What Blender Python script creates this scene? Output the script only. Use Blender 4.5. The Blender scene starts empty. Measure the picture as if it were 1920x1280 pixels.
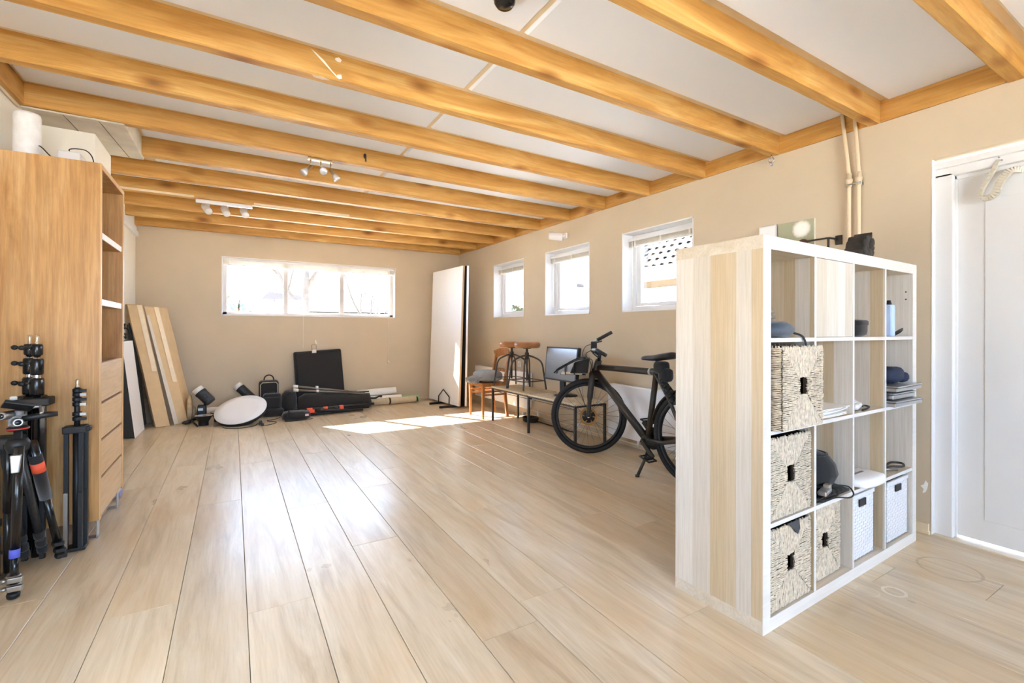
import bpy, bmesh, math, random
from mathutils import Vector, Matrix, Euler
random.seed(7)
SC = bpy.context.scene
COL = SC.collection
PI = math.pi

# ------------------------------------------------------------------ camera, light, exposure
def make_camera():
    f, yaw, pitch, roll = 875.22, 0.5387, 0.0015, 0.0029
    cy, sy = math.cos(yaw), math.sin(yaw)
    fwd = Vector((sy*math.cos(pitch), cy*math.cos(pitch), math.sin(pitch)))
    r0 = Vector((cy, -sy, 0)); u0 = r0.cross(fwd)
    r = r0*math.cos(roll)+u0*math.sin(roll); u = u0*math.cos(roll)-r0*math.sin(roll)
    cd = bpy.data.cameras.new('camera'); cam = bpy.data.objects.new('camera', cd); COL.objects.link(cam)
    M = Matrix(((r.x, u.x, -fwd.x, 0), (r.y, u.y, -fwd.y, 0), (r.z, u.z, -fwd.z, 1.1288), (0, 0, 0, 1)))
    cam.matrix_world = M
    cd.sensor_width = 36; cd.lens = f*36/1920; cd.shift_y = -21.99/1920
    cd.clip_start = .05; cd.clip_end = 300
    SC.camera = cam
make_camera()
W = bpy.data.worlds.new('sky'); SC.world = W; W.use_nodes = True
bg = W.node_tree.nodes['Background']
bg.inputs[0].default_value = (0.67, 0.90, 1.25, 1); bg.inputs[1].default_value = 4.4
sd = bpy.data.lights.new('sun', 'SUN'); sun = bpy.data.objects.new('sun', sd); COL.objects.link(sun)
sd.energy = 46; sd.angle = math.radians(.6); sd.color = (1, .98, .95)
sun.rotation_euler = Vector((.55, -1.0, -.85)).to_track_quat('-Z', 'Y').to_euler()
def portal(loc, sx, sy, d):
    l = bpy.data.lights.new('daylight_portal', 'AREA'); l.shape = 'RECTANGLE'; l.size = sx; l.size_y = sy
    l.cycles.is_portal = True
    o = bpy.data.objects.new('daylight_portal', l); COL.objects.link(o); o.location = loc
    o.rotation_euler = Vector(d).to_track_quat('-Z', 'Y').to_euler()
portal((1.047, 7.66, 1.72), 2.4, .85, (0, -1, 0))
for wy in (5.695, 4.355, 3.019): portal((3.63, wy, 1.71), .86, .8, (-1, 0, 0))
portal((.70, -3.28, 1.4), 3.2, 1.7, (0, 1, 0))
portal((-1.36, 1.8, .8), 1.2, .7, (1, 0, 0))
SC.view_settings.view_transform = 'Standard'; SC.view_settings.look = 'None'
SC.view_settings.exposure = 2.06; SC.view_settings.gamma = 1; SC.view_settings.use_curve_mapping = False
try:
    SC.cycles.max_bounces = 14; SC.cycles.diffuse_bounces = 8; SC.cycles.transparent_max_bounces = 16
    SC.cycles.sample_clamp_indirect = 8; SC.cycles.use_denoising = True
    SC.cycles.caustics_reflective = False; SC.cycles.caustics_refractive = False
except Exception: pass

# ------------------------------------------------------------------ materials
def lin(c):
    out = []
    for v in c[:3]:
        v /= 255.0
        out.append(v/12.92 if v <= .04045 else ((v+.055)/1.055)**2.4)
    return tuple(out)+(1,)
MATS = {}
class NT:
    def __init__(s, name):
        s.m = bpy.data.materials.new(name); s.m.use_nodes = True; s.t = s.m.node_tree
        s.b = s.t.nodes['Principled BSDF']; s.out = s.t.nodes['Material Output']
    def n(s, typ, **kw):
        o = s.t.nodes.new(typ)
        for k, v in kw.items(): setattr(o, k, v)
        return o
    def l(s, a, b): s.t.links.new(a, b)
    def math(s, op, a, b=None, c=None):
        n = s.n('ShaderNodeMath', operation=op)
        for i, v in enumerate((a, b, c)):
            if v is None: continue
            if isinstance(v, (int, float)): n.inputs[i].default_value = v
            else: s.l(v, n.inputs[i])
        return n.outputs[0]
    def mix(s, f, a, b, bt='MIX'):
        n = s.n('ShaderNodeMix', data_type='RGBA', blend_type=bt)
        for k, v in ((0, f), (6, a), (7, b)):
            if isinstance(v, (int, float)): n.inputs[k].default_value = v
            elif isinstance(v, tuple): n.inputs[k].default_value = v
            else: s.l(v, n.inputs[k])
        return n.outputs[2]
    def ramp(s, fac, stops):
        n = s.n('ShaderNodeValToRGB'); e = n.color_ramp.elements
        while len(e) < len(stops): e.new(.5)
        for el, (p, c) in zip(e, stops): el.position = p; el.color = c
        s.l(fac, n.inputs[0]); return n.outputs[0]
    def noise(s, vec, scale, detail=4, rough=.55, dist=0):
        n = s.n('ShaderNodeTexNoise'); n.inputs['Scale'].default_value = scale; n.inputs['Detail'].default_value = detail
        n.inputs['Roughness'].default_value = rough; n.inputs['Distortion'].default_value = dist
        s.l(vec, n.inputs['Vector']); return n.outputs[0]
    def objvec(s, rnd=True, scale=(1, 1, 1)):
        tc = s.n('ShaderNodeTexCoord'); v = tc.outputs['Object']
        if rnd:
            oi = s.n('ShaderNodeObjectInfo'); s.rand = oi.outputs['Random']
            a = s.n('ShaderNodeVectorMath', operation='MULTIPLY_ADD'); 
            s.l(oi.outputs['Random'], a.inputs[0]); a.inputs[1].default_value = (37, 53, 71); s.l(v, a.inputs[2]); v = a.outputs[0]
        if scale != (1, 1, 1):
            m = s.n('ShaderNodeMapping'); m.inputs['Scale'].default_value = scale; s.l(v, m.inputs['Vector']); v = m.outputs[0]
        return v
    def bump(s, h, strength, dist=.01):
        b = s.n('ShaderNodeBump'); b.inputs['Strength'].default_value = strength; b.inputs['Distance'].default_value = dist
        s.l(h, b.inputs['Height']); s.l(b.outputs[0], s.b.inputs['Normal'])
    def val(s, k, v):
        if isinstance(v, (int, float, tuple)): s.b.inputs[k].default_value = v
        else: s.l(v, s.b.inputs[k])
def mat(name, col, rough=.5, metal=0.0, var=.06, ns=25, bump=0, spec=.5, sheen=0, coat=0):
    if name in MATS: return MATS[name]
    t = NT(name); v = t.objvec(); c = lin(col)
    n = t.noise(v, ns, 5)
    d = tuple(max(0, x*(1-var)) for x in c[:3])+(1,); b = tuple(min(1, x*(1+var)) for x in c[:3])+(1,)
    t.l(t.ramp(n, [(.3, d), (.7, b)]), t.b.inputs['Base Color'])
    t.val('Roughness', t.math('MULTIPLY_ADD', n, .12, rough-.06)); t.val('Metallic', metal); t.val('Specular IOR Level', spec)
    if sheen: t.val('Sheen Weight', sheen)
    if coat: t.val('Coat Weight', coat)
    if bump: t.bump(t.noise(v, ns*4, 4), bump, .004)
    MATS[name] = t.m; return t.m
def wood(name, cols, axis='x', scale=1.0, rough=.5, knots=0, tone=.12, fine=.35, bump=.15, spec=.4):
    """grain along the axis; cols dark, mid, light"""
    t = NT(name); st = {'x': (.12, 1, 1), 'y': (1, .12, 1), 'z': (1, 1, .12)}[axis]
    sc = tuple(a*scale for a in st)
    v = t.objvec(True, sc)
    n1 = t.noise(v, 9, 5, .6, 1.2)
    sf = tuple(a*scale*(.35 if a < 1 else 1) for a in st)
    n2 = t.noise(t.objvec(True, sf), 90, 3, .7)
    c = t.ramp(n1, [(.28, lin(cols[0])), (.5, lin(cols[1])), (.72, lin(cols[2]))])
    c = t.mix(fine, c, t.ramp(n2, [(.35, (.45, .40, .34, 1)), (.6, (1, 1, 1, 1))]), 'MULTIPLY')
    r = t.ramp(t.rand, [(0, (1-tone,)*3+(1,)), (1, (1+tone*.0,)*3+(1,))])
    c = t.mix(1.0, c, r, 'MULTIPLY')
    if knots:
        kv = t.objvec(True, {'x': (.45, 1, 1), 'y': (1, .45, 1), 'z': (1, 1, .45)}[axis])
        vo = t.n('ShaderNodeTexVoronoi'); vo.inputs['Scale'].default_value = knots; vo.inputs['Randomness'].default_value = 1
        t.l(kv, vo.inputs['Vector'])
        k = t.ramp(vo.outputs['Distance'], [(.06, (.24, .13, .05, 1)), (.13, (.58, .40, .23, 1)), (.26, (1, 1, 1, 1))])
        c = t.mix(.8, c, k, 'MULTIPLY')
        big = t.noise(t.objvec(True), 2.2, 2)
        c = t.mix(t.math('MULTIPLY', t.ramp(big, [(.42, (0, 0, 0, 1)), (.7, (1, 1, 1, 1))]), .35), c, lin((176, 122, 62)))
    t.l(c, t.b.inputs['Base Color'])
    t.val('Roughness', t.math('MULTIPLY_ADD', n1, .2, rough-.1)); t.val('Specular IOR Level', spec)
    if bump: t.bump(n2, bump, .002)
    MATS[name] = t.m; return t.m
def striped(name, cols, along='z', across='y', bands=7, rough=.45):
    """laminate printed as glued staves of different tone"""
    t = NT(name); tc = t.n('ShaderNodeTexCoord'); s = t.n('ShaderNodeSeparateXYZ'); t.l(tc.outputs['Object'], s.inputs[0])
    u = s.outputs['XYZ'.index(across.upper())]
    oi = t.n('ShaderNodeObjectInfo'); u = t.math('ADD', u, t.math('MULTIPLY', oi.outputs['Random'], 13.0))
    vo = t.n('ShaderNodeTexVoronoi', voronoi_dimensions='1D'); vo.inputs['Scale'].default_value = bands; t.l(u, vo.inputs['W'])
    sp = t.n('ShaderNodeSeparateColor'); t.l(vo.outputs['Color'], sp.inputs[0])
    rp = t.n('ShaderNodeValToRGB'); rp.color_ramp.interpolation = 'LINEAR'; e = rp.color_ramp.elements
    while len(e) < len(cols): e.new(.5)
    for i, c in enumerate(cols): e[i].position = .1+.8*i/(len(cols)-1); e[i].color = lin(c)
    t.l(sp.outputs[0], rp.inputs[0])
    st = {'x': (.03, 1, 1), 'y': (1, .03, 1), 'z': (1, 1, .03)}[along]
    g = t.noise(t.objvec(True, st), 130, 4, .65)
    c = t.mix(.45, rp.outputs[0], t.ramp(g, [(.35, (.72, .67, .60, 1)), (.6, (1, 1, 1, 1))]), 'MULTIPLY')
    t.l(c, t.b.inputs['Base Color']); t.val('Roughness', rough); t.bump(g, .05, .001)
    MATS[name] = t.m; return t.m
def glass_mat(name, tint=(1, 1, 1, 1)):
    t = NT(name); tr = t.n('ShaderNodeBsdfTransparent'); tr.inputs[0].default_value = tint
    gl = t.n('ShaderNodeBsdfGlossy'); gl.inputs['Roughness'].default_value = .02
    fr = t.n('ShaderNodeFresnel'); fr.inputs[0].default_value = 1.45; mx = t.n('ShaderNodeMixShader')
    t.l(t.math('MULTIPLY', fr.outputs[0], .8), mx.inputs[0]); t.l(tr.outputs[0], mx.inputs[1]); t.l(gl.outputs[0], mx.inputs[2]); t.l(mx.outputs[0], t.out.inputs[0])
    t.t.nodes.remove(t.b); MATS[name] = t.m; return t.m

def floor_mat():
    t = NT('oiled_oak'); v = t.objvec(True, (1, .1, 1)); n1 = t.noise(v, 10, 6, .6, 1.6)
    n2 = t.noise(t.objvec(True, (1, .045, 1)), 110, 3, .7)
    n3 = t.noise(t.objvec(True, (1, .6, 1)), 2.2, 4, .6)
    c = t.ramp(n1, [(.25, lin((190, 168, 138))), (.5, lin((218, 201, 173))), (.75, lin((232, 219, 196)))])
    c = t.mix(.26, c, t.ramp(n2, [(.33, (.60, .54, .46, 1)), (.58, (1, 1, 1, 1))]), 'MULTIPLY')
    c = t.mix(t.math('MULTIPLY', t.ramp(n3, [(.40, (0, 0, 0, 1)), (.68, (1, 1, 1, 1))]), .5), c, lin((214, 184, 138)))
    c = t.mix(1.0, c, t.ramp(t.rand, [(0, (.86, .84, .82, 1)), (1, (1, 1, 1, 1))]), 'MULTIPLY')
    vo = t.n('ShaderNodeTexVoronoi'); vo.inputs['Scale'].default_value = 1.7; kv = t.objvec(True, (1.6, .8, 1))
    wv = t.n('ShaderNodeVectorMath', operation='MULTIPLY_ADD'); nz = t.n('ShaderNodeTexNoise'); nz.inputs['Scale'].default_value = 6; t.l(kv, nz.inputs['Vector'])
    t.l(nz.outputs['Color'], wv.inputs[0]); wv.inputs[1].default_value = (.12, .12, .12); t.l(kv, wv.inputs[2]); t.l(wv.outputs[0], vo.inputs['Vector'])
    k = t.ramp(vo.outputs['Distance'], [(.010, (.50, .40, .30, 1)), (.028, (.84, .76, .66, 1)), (.06, (1, 1, 1, 1))])
    kc = t.n('ShaderNodeSeparateColor'); t.l(vo.outputs['Color'], kc.inputs[0])
    c = t.mix(t.math('MULTIPLY', t.math('GREATER_THAN', kc.outputs[0], .72), .5), c, k, 'MULTIPLY')
    # pale and dark ring marks left by pots, at their places on the floor
    g = t.n('ShaderNodeNewGeometry'); tot = None
    for (x, y, r, w, dk) in ((2.468, .888, .040, .006, .75), (2.372, .950, .042, .004, .3), (2.93, .84, .115, .006, -.35)):
        d = t.n('ShaderNodeVectorMath', operation='DISTANCE'); t.l(g.outputs['Position'], d.inputs[0]); d.inputs[1].default_value = (x, y, 0)
        ring = t.math('COMPARE', d.outputs['Value'], r, w)
        ring = t.math('MULTIPLY', ring, abs(dk))
        ring = t.math('MULTIPLY', ring, t.ramp(t.noise(g.outputs['Position'], 14, 3), [(.30, (.35, .35, .35, 1)), (.6, (1, 1, 1, 1))]))
        c = t.mix(ring, c, lin((236, 226, 208)) if dk > 0 else lin((110, 92, 74)))
    t.l(c, t.b.inputs['Base Color'])
    t.val('Roughness', t.math('ADD', t.math('MULTIPLY', n3, .20), .21)); t.val('Specular IOR Level', .5)
    t.bump(t.math('ADD', n2, t.math('MULTIPLY', n1, .5)), .12, .002)
    MATS['floor'] = t.m; return t.m

M_FLOOR = floor_mat()
M_PINE = wood('pine_beam', ((180, 127, 56), (210, 160, 84), (228, 188, 118)), 'x', 1.0, .55, knots=5.5, tone=.06, fine=.25)
M_PINE_Y = wood('pine_board', ((178, 125, 54), (206, 155, 80), (224, 182, 114)), 'y', 1.0, .55, knots=5.5, tone=.05, fine=.25)
M_WALL = mat('beige_paint', (204, 188, 162), .85, var=.025, ns=3, bump=.04)
M_WALLW = mat('offwhite_paint', (234, 228, 214), .85, var=.02, ns=3, bump=.04)
M_CEIL = mat('ceiling_panel_white', (236, 241, 250), .7, var=.01, ns=2)
M_CREAM = mat('cream_batten', (226, 208, 176), .8, var=.04, ns=8)
M_WHITE = mat('white_gloss_paint', (226, 226, 225), .4, var=.012, ns=4)
M_UPVC = mat('white_window_frame', (230, 229, 228), .35, var=.01, ns=4)
M_BWIN = mat('backlit_grey_frame', (198, 192, 186), .4, var=.01, ns=4)  # white frame painted greyer to stand in for its backlit shade
M_CONC = mat('rough_concrete', (206, 196, 178), .9, var=.14, ns=7, bump=.5)
M_GLASS = glass_mat('window_glass')
M_BLACK = mat('black_metal', (28, 27, 26), .42, .3, var=.15)
M_BLKP = mat('black_plastic', (24, 24, 25), .5, 0, var=.12)
M_BLKF = mat('black_fabric', (30, 28, 27), .85, 0, var=.2, ns=60, bump=.25, sheen=.25)
M_BLKG = mat('black_gloss', (14, 14, 15), .22, 0, var=.1)
M_CHROME = mat('chrome', (205, 205, 208), .22, 1, var=.03)
M_STEEL = mat('brushed_steel', (168, 166, 162), .38, 1, var=.06)
M_DKST = mat('dark_steel', (88, 81, 73), .45, .8, var=.15)
M_GREY = mat('grey_plastic', (120, 120, 122), .5, 0)
M_RED = mat('red_plastic', (196, 36, 30), .4)
M_ORANGE = mat('orange_tape', (238, 92, 58), .55, var=.1)
M_BLUE = mat('blue_tape', (92, 102, 210), .6)
M_PAPER = mat('white_paper', (244, 243, 240), .8, var=.02)

# ------------------------------------------------------------------ mesh building
WM = {}
def wmat(o): return WM.get(o.name, Matrix.Identity(4)) if o else Matrix.Identity(4)
class MB:
    def __init__(s): s.v = []; s.f = []; s.sm = []
    def add(s, vs, fs, smooth=False):
        b = len(s.v); s.v += [Vector(p) for p in vs]
        for f in fs: s.f.append([i+b for i in f]); s.sm.append(smooth)
        return s
    def box(s, a, b, M=None):
        x0, y0, z0 = a; x1, y1, z1 = b
        vs = [Vector(p) for p in ((x0,y0,z0),(x1,y0,z0),(x1,y1,z0),(x0,y1,z0),(x0,y0,z1),(x1,y0,z1),(x1,y1,z1),(x0,y1,z1))]
        if M: vs = [M @ p for p in vs]
        return s.add(vs, [(3,2,1,0),(4,5,6,7),(0,1,5,4),(1,2,6,5),(2,3,7,6),(3,0,4,7)])
    def hexa(s, v8): return s.add(v8, [(3,2,1,0),(4,5,6,7),(0,1,5,4),(1,2,6,5),(2,3,7,6),(3,0,4,7)])
    def bar(s, p, q, w, h=None, up=(0, 0, 1)):
        """square bar from p to q, w across, h along 'up'"""
        h = h or w; p = Vector(p); q = Vector(q); d = (q-p).normalized(); u = Vector(up)
        if abs(d.dot(u)) > .95: u = Vector((0, 1, 0))
        a = d.cross(u).normalized(); u = a.cross(d).normalized(); a *= w/2; u *= h/2
        return s.hexa([p-a-u, p+a-u, q+a-u, q-a-u, p-a+u, p+a+u, q+a+u, q-a+u])
    def tube(s, pts, r, n=8, caps=True, closed=False):
        pts = [Vector(p) for p in pts]; m = len(pts); rr = r if isinstance(r, (list, tuple)) else [r]*m
        prev = None; vs = []
        for i, p in enumerate(pts):
            if closed: t = pts[(i+1) % m]-pts[i-1]
            else: t = pts[min(i+1, m-1)]-pts[max(i-1, 0)]
            t = t.normalized() if t.length > 1e-9 else Vector((0, 0, 1))
            if prev is None:
                a = t.cross(Vector((0, 0, 1)) if abs(t.z) < .9 else Vector((1, 0, 0))).normalized()
            else:
                a = prev-t*prev.dot(t); a = a.normalized() if a.length > 1e-6 else t.orthogonal().normalized()
            prev = a; b = t.cross(a)
            for k in range(n):
                th = 2*PI*k/n; vs.append(p+(a*math.cos(th)+b*math.sin(th))*rr[i])
        fs = []
        for i in range(m if closed else m-1):
            j = (i+1) % m
            for k in range(n): fs.append((i*n+k, i*n+(k+1) % n, j*n+(k+1) % n, j*n+k))
        s.add(vs, fs, True)
        if caps and not closed:
            b = len(s.v)-len(vs)
            s.f.append([b+k for k in range(n)][::-1]); s.sm.append(False)
            s.f.append([b+(m-1)*n+k for k in range(n)]); s.sm.append(False)
        return s
    def lathe(s, prof, n=20, M=None, cap=True, smooth=True):
        """prof: (radius, height) along local z, placed by M"""
        M = M or Matrix.Identity(4); vs = []; fs = []
        for r, h in prof:
            for k in range(n):
                th = 2*PI*k/n; vs.append(M @ Vector((r*math.cos(th), r*math.sin(th), h)))
        for i in range(len(prof)-1):
            for k in range(n): fs.append((i*n+k, i*n+(k+1) % n, (i+1)*n+(k+1) % n, (i+1)*n+k))
        b = len(s.v); s.add(vs, fs, smooth)
        if cap:
            if prof[0][0] > 1e-5: s.f.append([b+k for k in range(n)][::-1]); s.sm.append(False)
            if prof[-1][0] > 1e-5: s.f.append([b+(len(prof)-1)*n+k for k in range(n)]); s.sm.append(False)
        return s
    def blob(s, c, r, M=None, nu=14, nv=9, pw=1.0, jit=0, seed=1):
        """super-ellipsoid: pw<1 boxier"""
        rg = random.Random(seed); vs = []; c = Vector(c)
        f = lambda x: math.copysign(abs(x)**pw, x)
        for j in range(nv+1):
            ph = -PI/2+PI*j/nv
            for i in range(nu):
                th = 2*PI*i/nu; k = 1+rg.uniform(-jit, jit) if 0 < j < nv else 1
                p = Vector((f(math.cos(ph))*f(math.cos(th))*r[0]*k, f(math.cos(ph))*f(math.sin(th))*r[1]*k, f(math.sin(ph))*r[2]*k))
                vs.append((M @ p if M else p)+c)
        fs = [(j*nu+i, j*nu+(i+1) % nu, (j+1)*nu+(i+1) % nu, (j+1)*nu+i) for j in range(nv) for i in range(nu)]
        return s.add(vs, fs, True)
    def prism(s, poly, d):
        """closed polygon (3d points) extruded by vector d"""
        n = len(poly); P = [Vector(p) for p in poly]; d = Vector(d)
        fs = [tuple(range(n))[::-1], tuple(range(n, 2*n))]+[(i, (i+1) % n, n+(i+1) % n, n+i) for i in range(n)]
        return s.add(P+[p+d for p in P], fs)
    def build(s, name, m, parent=None, bevel=0, origin=None, local=False, kind=None, segs=2):
        if parent is not None and not local:
            I = wmat(parent).inverted(); vs = [I @ p for p in s.v]
        elif origin is not None:
            o3 = Vector(origin); vs = [p-o3 for p in s.v]
        else: vs = s.v
        me = bpy.data.meshes.new(name); me.from_pydata([tuple(p) for p in vs], [], s.f)
        me.polygons.foreach_set('use_smooth', s.sm); me.update()
        bm = bmesh.new(); bm.from_mesh(me); bmesh.ops.remove_doubles(bm, verts=bm.verts, dist=1e-6)
        bmesh.ops.recalc_face_normals(bm, faces=bm.faces); bm.to_mesh(me); bm.free()
        me.materials.append(m)
        o = bpy.data.objects.new(name, me); COL.objects.link(o)
        if parent is not None: o.parent = parent; WM[o.name] = wmat(parent)
        elif origin is not None: o.location = origin; WM[o.name] = Matrix.Translation(origin)
        if bevel:
            b = o.modifiers.new('bevel', 'BEVEL'); b.width = bevel; b.segments = segs; b.limit_method = 'ANGLE'; b.angle_limit = .6
        if kind: o['kind'] = kind
        return o
def tag(o, label=None, cat=None, group=None, kind=None):
    if label: o['label'] = label
    if cat: o['category'] = cat
    if group: o['group'] = group
    if kind: o['kind'] = kind
    return o
def thing(name, label, cat, loc=(0, 0, 0), rz=0, group=None):
    o = bpy.data.objects.new(name, None); COL.objects.link(o); o.empty_display_size = .1
    o.location = loc; o.rotation_euler = (0, 0, rz); WM[o.name] = Matrix.Translation(loc) @ Matrix.Rotation(rz, 4, 'Z')
    return tag(o, label, cat, group)
def copy_tree(o, parent=None):
    c = o.copy(); COL.objects.link(c)
    if parent is not None: c.parent = parent
    for ch in list(o.children): copy_tree(ch, c)
    return c
def smoothpath(pts, k=6):
    """Catmull-Rom through pts"""
    P = [Vector(p) for p in pts]; out = []
    for i in range(len(P)-1):
        a = P[max(i-1, 0)]; b = P[i]; c = P[i+1]; d = P[min(i+2, len(P)-1)]
        for j in range(k):
            t = j/k; out.append(.5*((2*b)+(c-a)*t+(2*a-5*b+4*c-d)*t*t+(3*b-a-3*c+d)*t**3))
    return out+[P[-1]]
def frameM(o, z, x=None):
    """matrix with local z along z at o"""
    z = Vector(z).normalized(); x = Vector(x) if x else z.orthogonal(); x = (x-z*x.dot(z)).normalized(); y = z.cross(x)
    return Matrix(((x.x, y.x, z.x, o[0]), (x.y, y.y, z.y, o[1]), (x.z, y.z, z.z, o[2]), (0, 0, 0, 1)))

# ------------------------------------------------------------------ the room
XW, YB, XL, YF = 3.337, 7.374, -1.042, -3.0
def zb(y): return 2.3732+.0064*y          # underside of the beams
def struct(name, label):
    o = bpy.data.objects.new(name, None); COL.objects.link(o); o['kind'] = 'structure'; o['label'] = label; return o
# floor boards
fl = MB(); fl.box((XL-.3, YF-.2, -.12), (XW+.4, YB+.3, -.016))
floor = fl.build('floor', mat('dark_subfloor', (120, 100, 76), .9)); tag(floor, 'wide pale oak board floor of the room', kind='structure')
joints = {-3: [2.69], 0: [2.0], 1: [2.365, 4.7], 2: [1.545], 3: [2.13], 7: [1.65], 8: [2.635], 10: [2.21], 13: [.975]}
B0, BS = -.675, .2426
for r in range(-2, 17):
    x0 = max(B0+r*BS, XL-.02)+.0010; x1 = min(B0+(r+1)*BS, XW+.1)-.0010
    if x1-x0 < .02: continue
    rg = random.Random(r*7+3); js = list(joints.get(r, []))
    if r == -1: js = [2.69]
    base = js[0] if js else rg.uniform(-1, 1.2)
    y = base
    while y > YF: y -= rg.uniform(1.9, 2.3); js.append(y)
    y = max(js)
    while y < YB: y += rg.uniform(1.9, 2.4); js.append(y)
    js = sorted(set([YF]+[j for j in js if YF+.2 < j < YB-.2]+[YB]))
    for a, b in zip(js[:-1], js[1:]):
        m = MB(); c = .0016; w = (x1-x0)/2; l = (b-a)/2-.0007; zt = 0; h = .015
        cx, cy = (x0+x1)/2, (a+b)/2
        vs = [(-w, -l, -h), (w, -l, -h), (w, l, -h), (-w, l, -h), (-w, -l, -c), (w, -l, -c), (w, l, -c), (-w, l, -c), (-w+c, -l+c*.6, zt), (w-c, -l+c*.6, zt), (w-c, l-c*.6, zt), (-w+c, l-c*.6, zt)]
        m.add(vs, [(3,2,1,0),(8,9,10,11)]+[(i, (i+1) % 4, 4+(i+1) % 4, 4+i) for i in range(4)]+[(4+i, 4+(i+1) % 4, 8+(i+1) % 4, 8+i) for i in range(4)])
        o = m.build('plank', M_FLOOR, local=True); o.parent = floor; o.location = (cx, cy, 0)
# walls
def wall_with_holes(name, label, axis, c0, c1, u0, u1, z0, z1, holes, m):
    """axis 'x': wall spans u along y between x=c0..c1; holes (u0,u1,z0,z1)"""
    w = MB()
    us = sorted(set([u0, u1]+[h for H in holes for h in H[:2]]))
    for a, b in zip(us[:-1], us[1:]):
        hs = sorted([H for H in holes if H[0] <= a+1e-6 and H[1] >= b-1e-6], key=lambda H: H[2])
        zz = z0
        for H in hs+[(0, 0, z1, z1)]:
            if H[2] > zz+1e-6:
                w.box((c0, a, zz), (c1, b, H[2])) if axis == 'x' else w.box((a, c0, zz), (b, c1, H[2]))
            zz = H[3]
    o = w.build(name, m); return tag(o, label, kind='structure')
WIN = [(5.274, 6.116), (3.934, 4.776), (2.598, 3.440)]; WZ = (1.3156, 2.0976)
BW = (-.135, 2.229, 1.322, 2.115)
DOOR = (.04, 1.035, 0, 2.085)
wr = wall_with_holes('wall_right', 'beige painted wall with three small windows and the door', 'x', XW, XW+.3, YF-.2, YB+.3, -.1, 2.75,
    [w+WZ for w in WIN]+[DOOR], M_WALL)
wb = wall_with_holes('wall_back', 'beige painted end wall with a wide low window', 'y', YB, YB+.3, XL-.3, XW+.3, -.1, 2.75, [BW], M_WALL)
wl = wall_with_holes('wall_left', 'off-white painted wall behind the walnut cabinet', 'x', XL-.3, XL, YF-.2, YB+.3, -.1, 2.75, [(1.2, 2.4, .45, 1.15)], M_WALLW)
wf = wall_with_holes('wall_front', 'wall behind the viewer with a wide glazed opening', 'y', YF-.25, YF, XL-.3, XW+.3, -.1, 2.75, [(-.90, 2.30, .55, 2.25)], M_WALLW)
rf = MB(); rf.box((XL-.6, YF-.5, 2.75), (XW+.6, YB+.6, 2.95))
tag(rf.build('trim_6', M_CONC), 'flat roof slab above the room', kind='structure')
# ceiling: slab with white panels between pine beams
cs = MB(); cs.hexa([(XL-.2, YF-.1, zb(YF)+.130), (XW+.2, YF-.1, zb(YF)+.130), (XW+.2, YB+.1, zb(YB)+.130), (XL-.2, YB+.1, zb(YB)+.130),
    (XL-.2, YF-.1, 2.74), (XW+.2, YF-.1, 2.74), (XW+.2, YB+.1, 2.74), (XL-.2, YB+.1, 2.74)])
ceil = tag(cs.build('ceiling', M_CREAM), 'ceiling of white panels between exposed pine beams', kind='structure')
BY = [1.2697+.6018*k for k in range(-6, 11)]
def beam(y, x0, x1, k):
    m = MB(); rg = random.Random(k+50); n = 30; w = .072; z0 = zb(y); vs = []
    L = (x1-x0)/2
    for i in range(n+1):
        x = -L+2*L*i/n; j = lambda a: rg.uniform(-a, a); c = .006+abs(j(.004))
        d = .012*max(0, rg.random()-.86)/.14
        vs += [(x, -w/2, c+d), (x, -w/2+c, j(.001)), (x, w/2-c, j(.001)), (x, w/2, c), (x, w/2, .15), (x, -w/2, .15)]
    fs = [(i*6+a, i*6+(a+1) % 6, (i+1)*6+(a+1) % 6, (i+1)*6+a) for i in range(n) for a in range(6)]
    fs += [tuple(range(6))[::-1], tuple(n*6+a for a in range(6))]
    m.add(vs, fs); o = m.build('beam', M_PINE, local=True); o.parent = ceil; o.location = ((x0+x1)/2, y+w/2, z0)
for k, y in enumerate(BY):
    x0 = XL+.001 if abs(y-4.279) > .05 else -.578
    beam(y, x0, XW, k)
# panels
SPL = 1.148
for k, y in enumerate(BY[:-1]):
    y0 = y+.072+.006; y1 = BY[k+1]-.034
    for xa, xb in ((XL+.03, SPL-.011), (SPL+.011, XW-.008)):
        if 3.5 < y < 4.3: xa = max(xa, -.56)
        m = MB(); z = zb(y)+.121; c = .013; w = (xb-xa)/2; l = (y1-y0)/2
        vs = [(-w, -l, .02), (w, -l, .02), (w, l, .02), (-w, l, .02), (-w, -l, c), (w, -l, c), (w, l, c), (-w, l, c), (-w+c, -l+c, 0), (w-c, -l+c, 0), (w-c, l-c, 0), (-w+c, l-c, 0)]
        m.add(vs, [(0,1,2,3),(11,10,9,8)]+[(i, (i+1) % 4, 4+(i+1) % 4, 4+i) for i in range(4)]+[(4+i, 4+(i+1) % 4, 8+(i+1) % 4, 8+i) for i in range(4)])
        o = m.build('panel', M_CEIL, local=True); o.parent = ceil; o.location = ((xa+xb)/2, (y0+y1)/2, z)
# perimeter boards between beams along both side walls
for k, y in enumerate(BY[:-1]):
    a, b = y+.072, BY[k+1]
    m = MB(); L = (b-a)/2; m.box((-.01, -L, 0), (.02, L, .128)); o = m.build('edge_board', M_PINE_Y, local=True); o.parent = ceil; o.location = (XW-.004, (a+b)/2, zb((a+b)/2)+.001)
    if y < 3.6:
        o2 = o.copy(); COL.objects.link(o2); o2.parent = ceil; o2.location = (XL+.004, (a+b)/2, zb((a+b)/2)+.001)
m = MB(); m.box((XW-.004, YF, 2.352), (XW, 7.28, 2.362)); 
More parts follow.
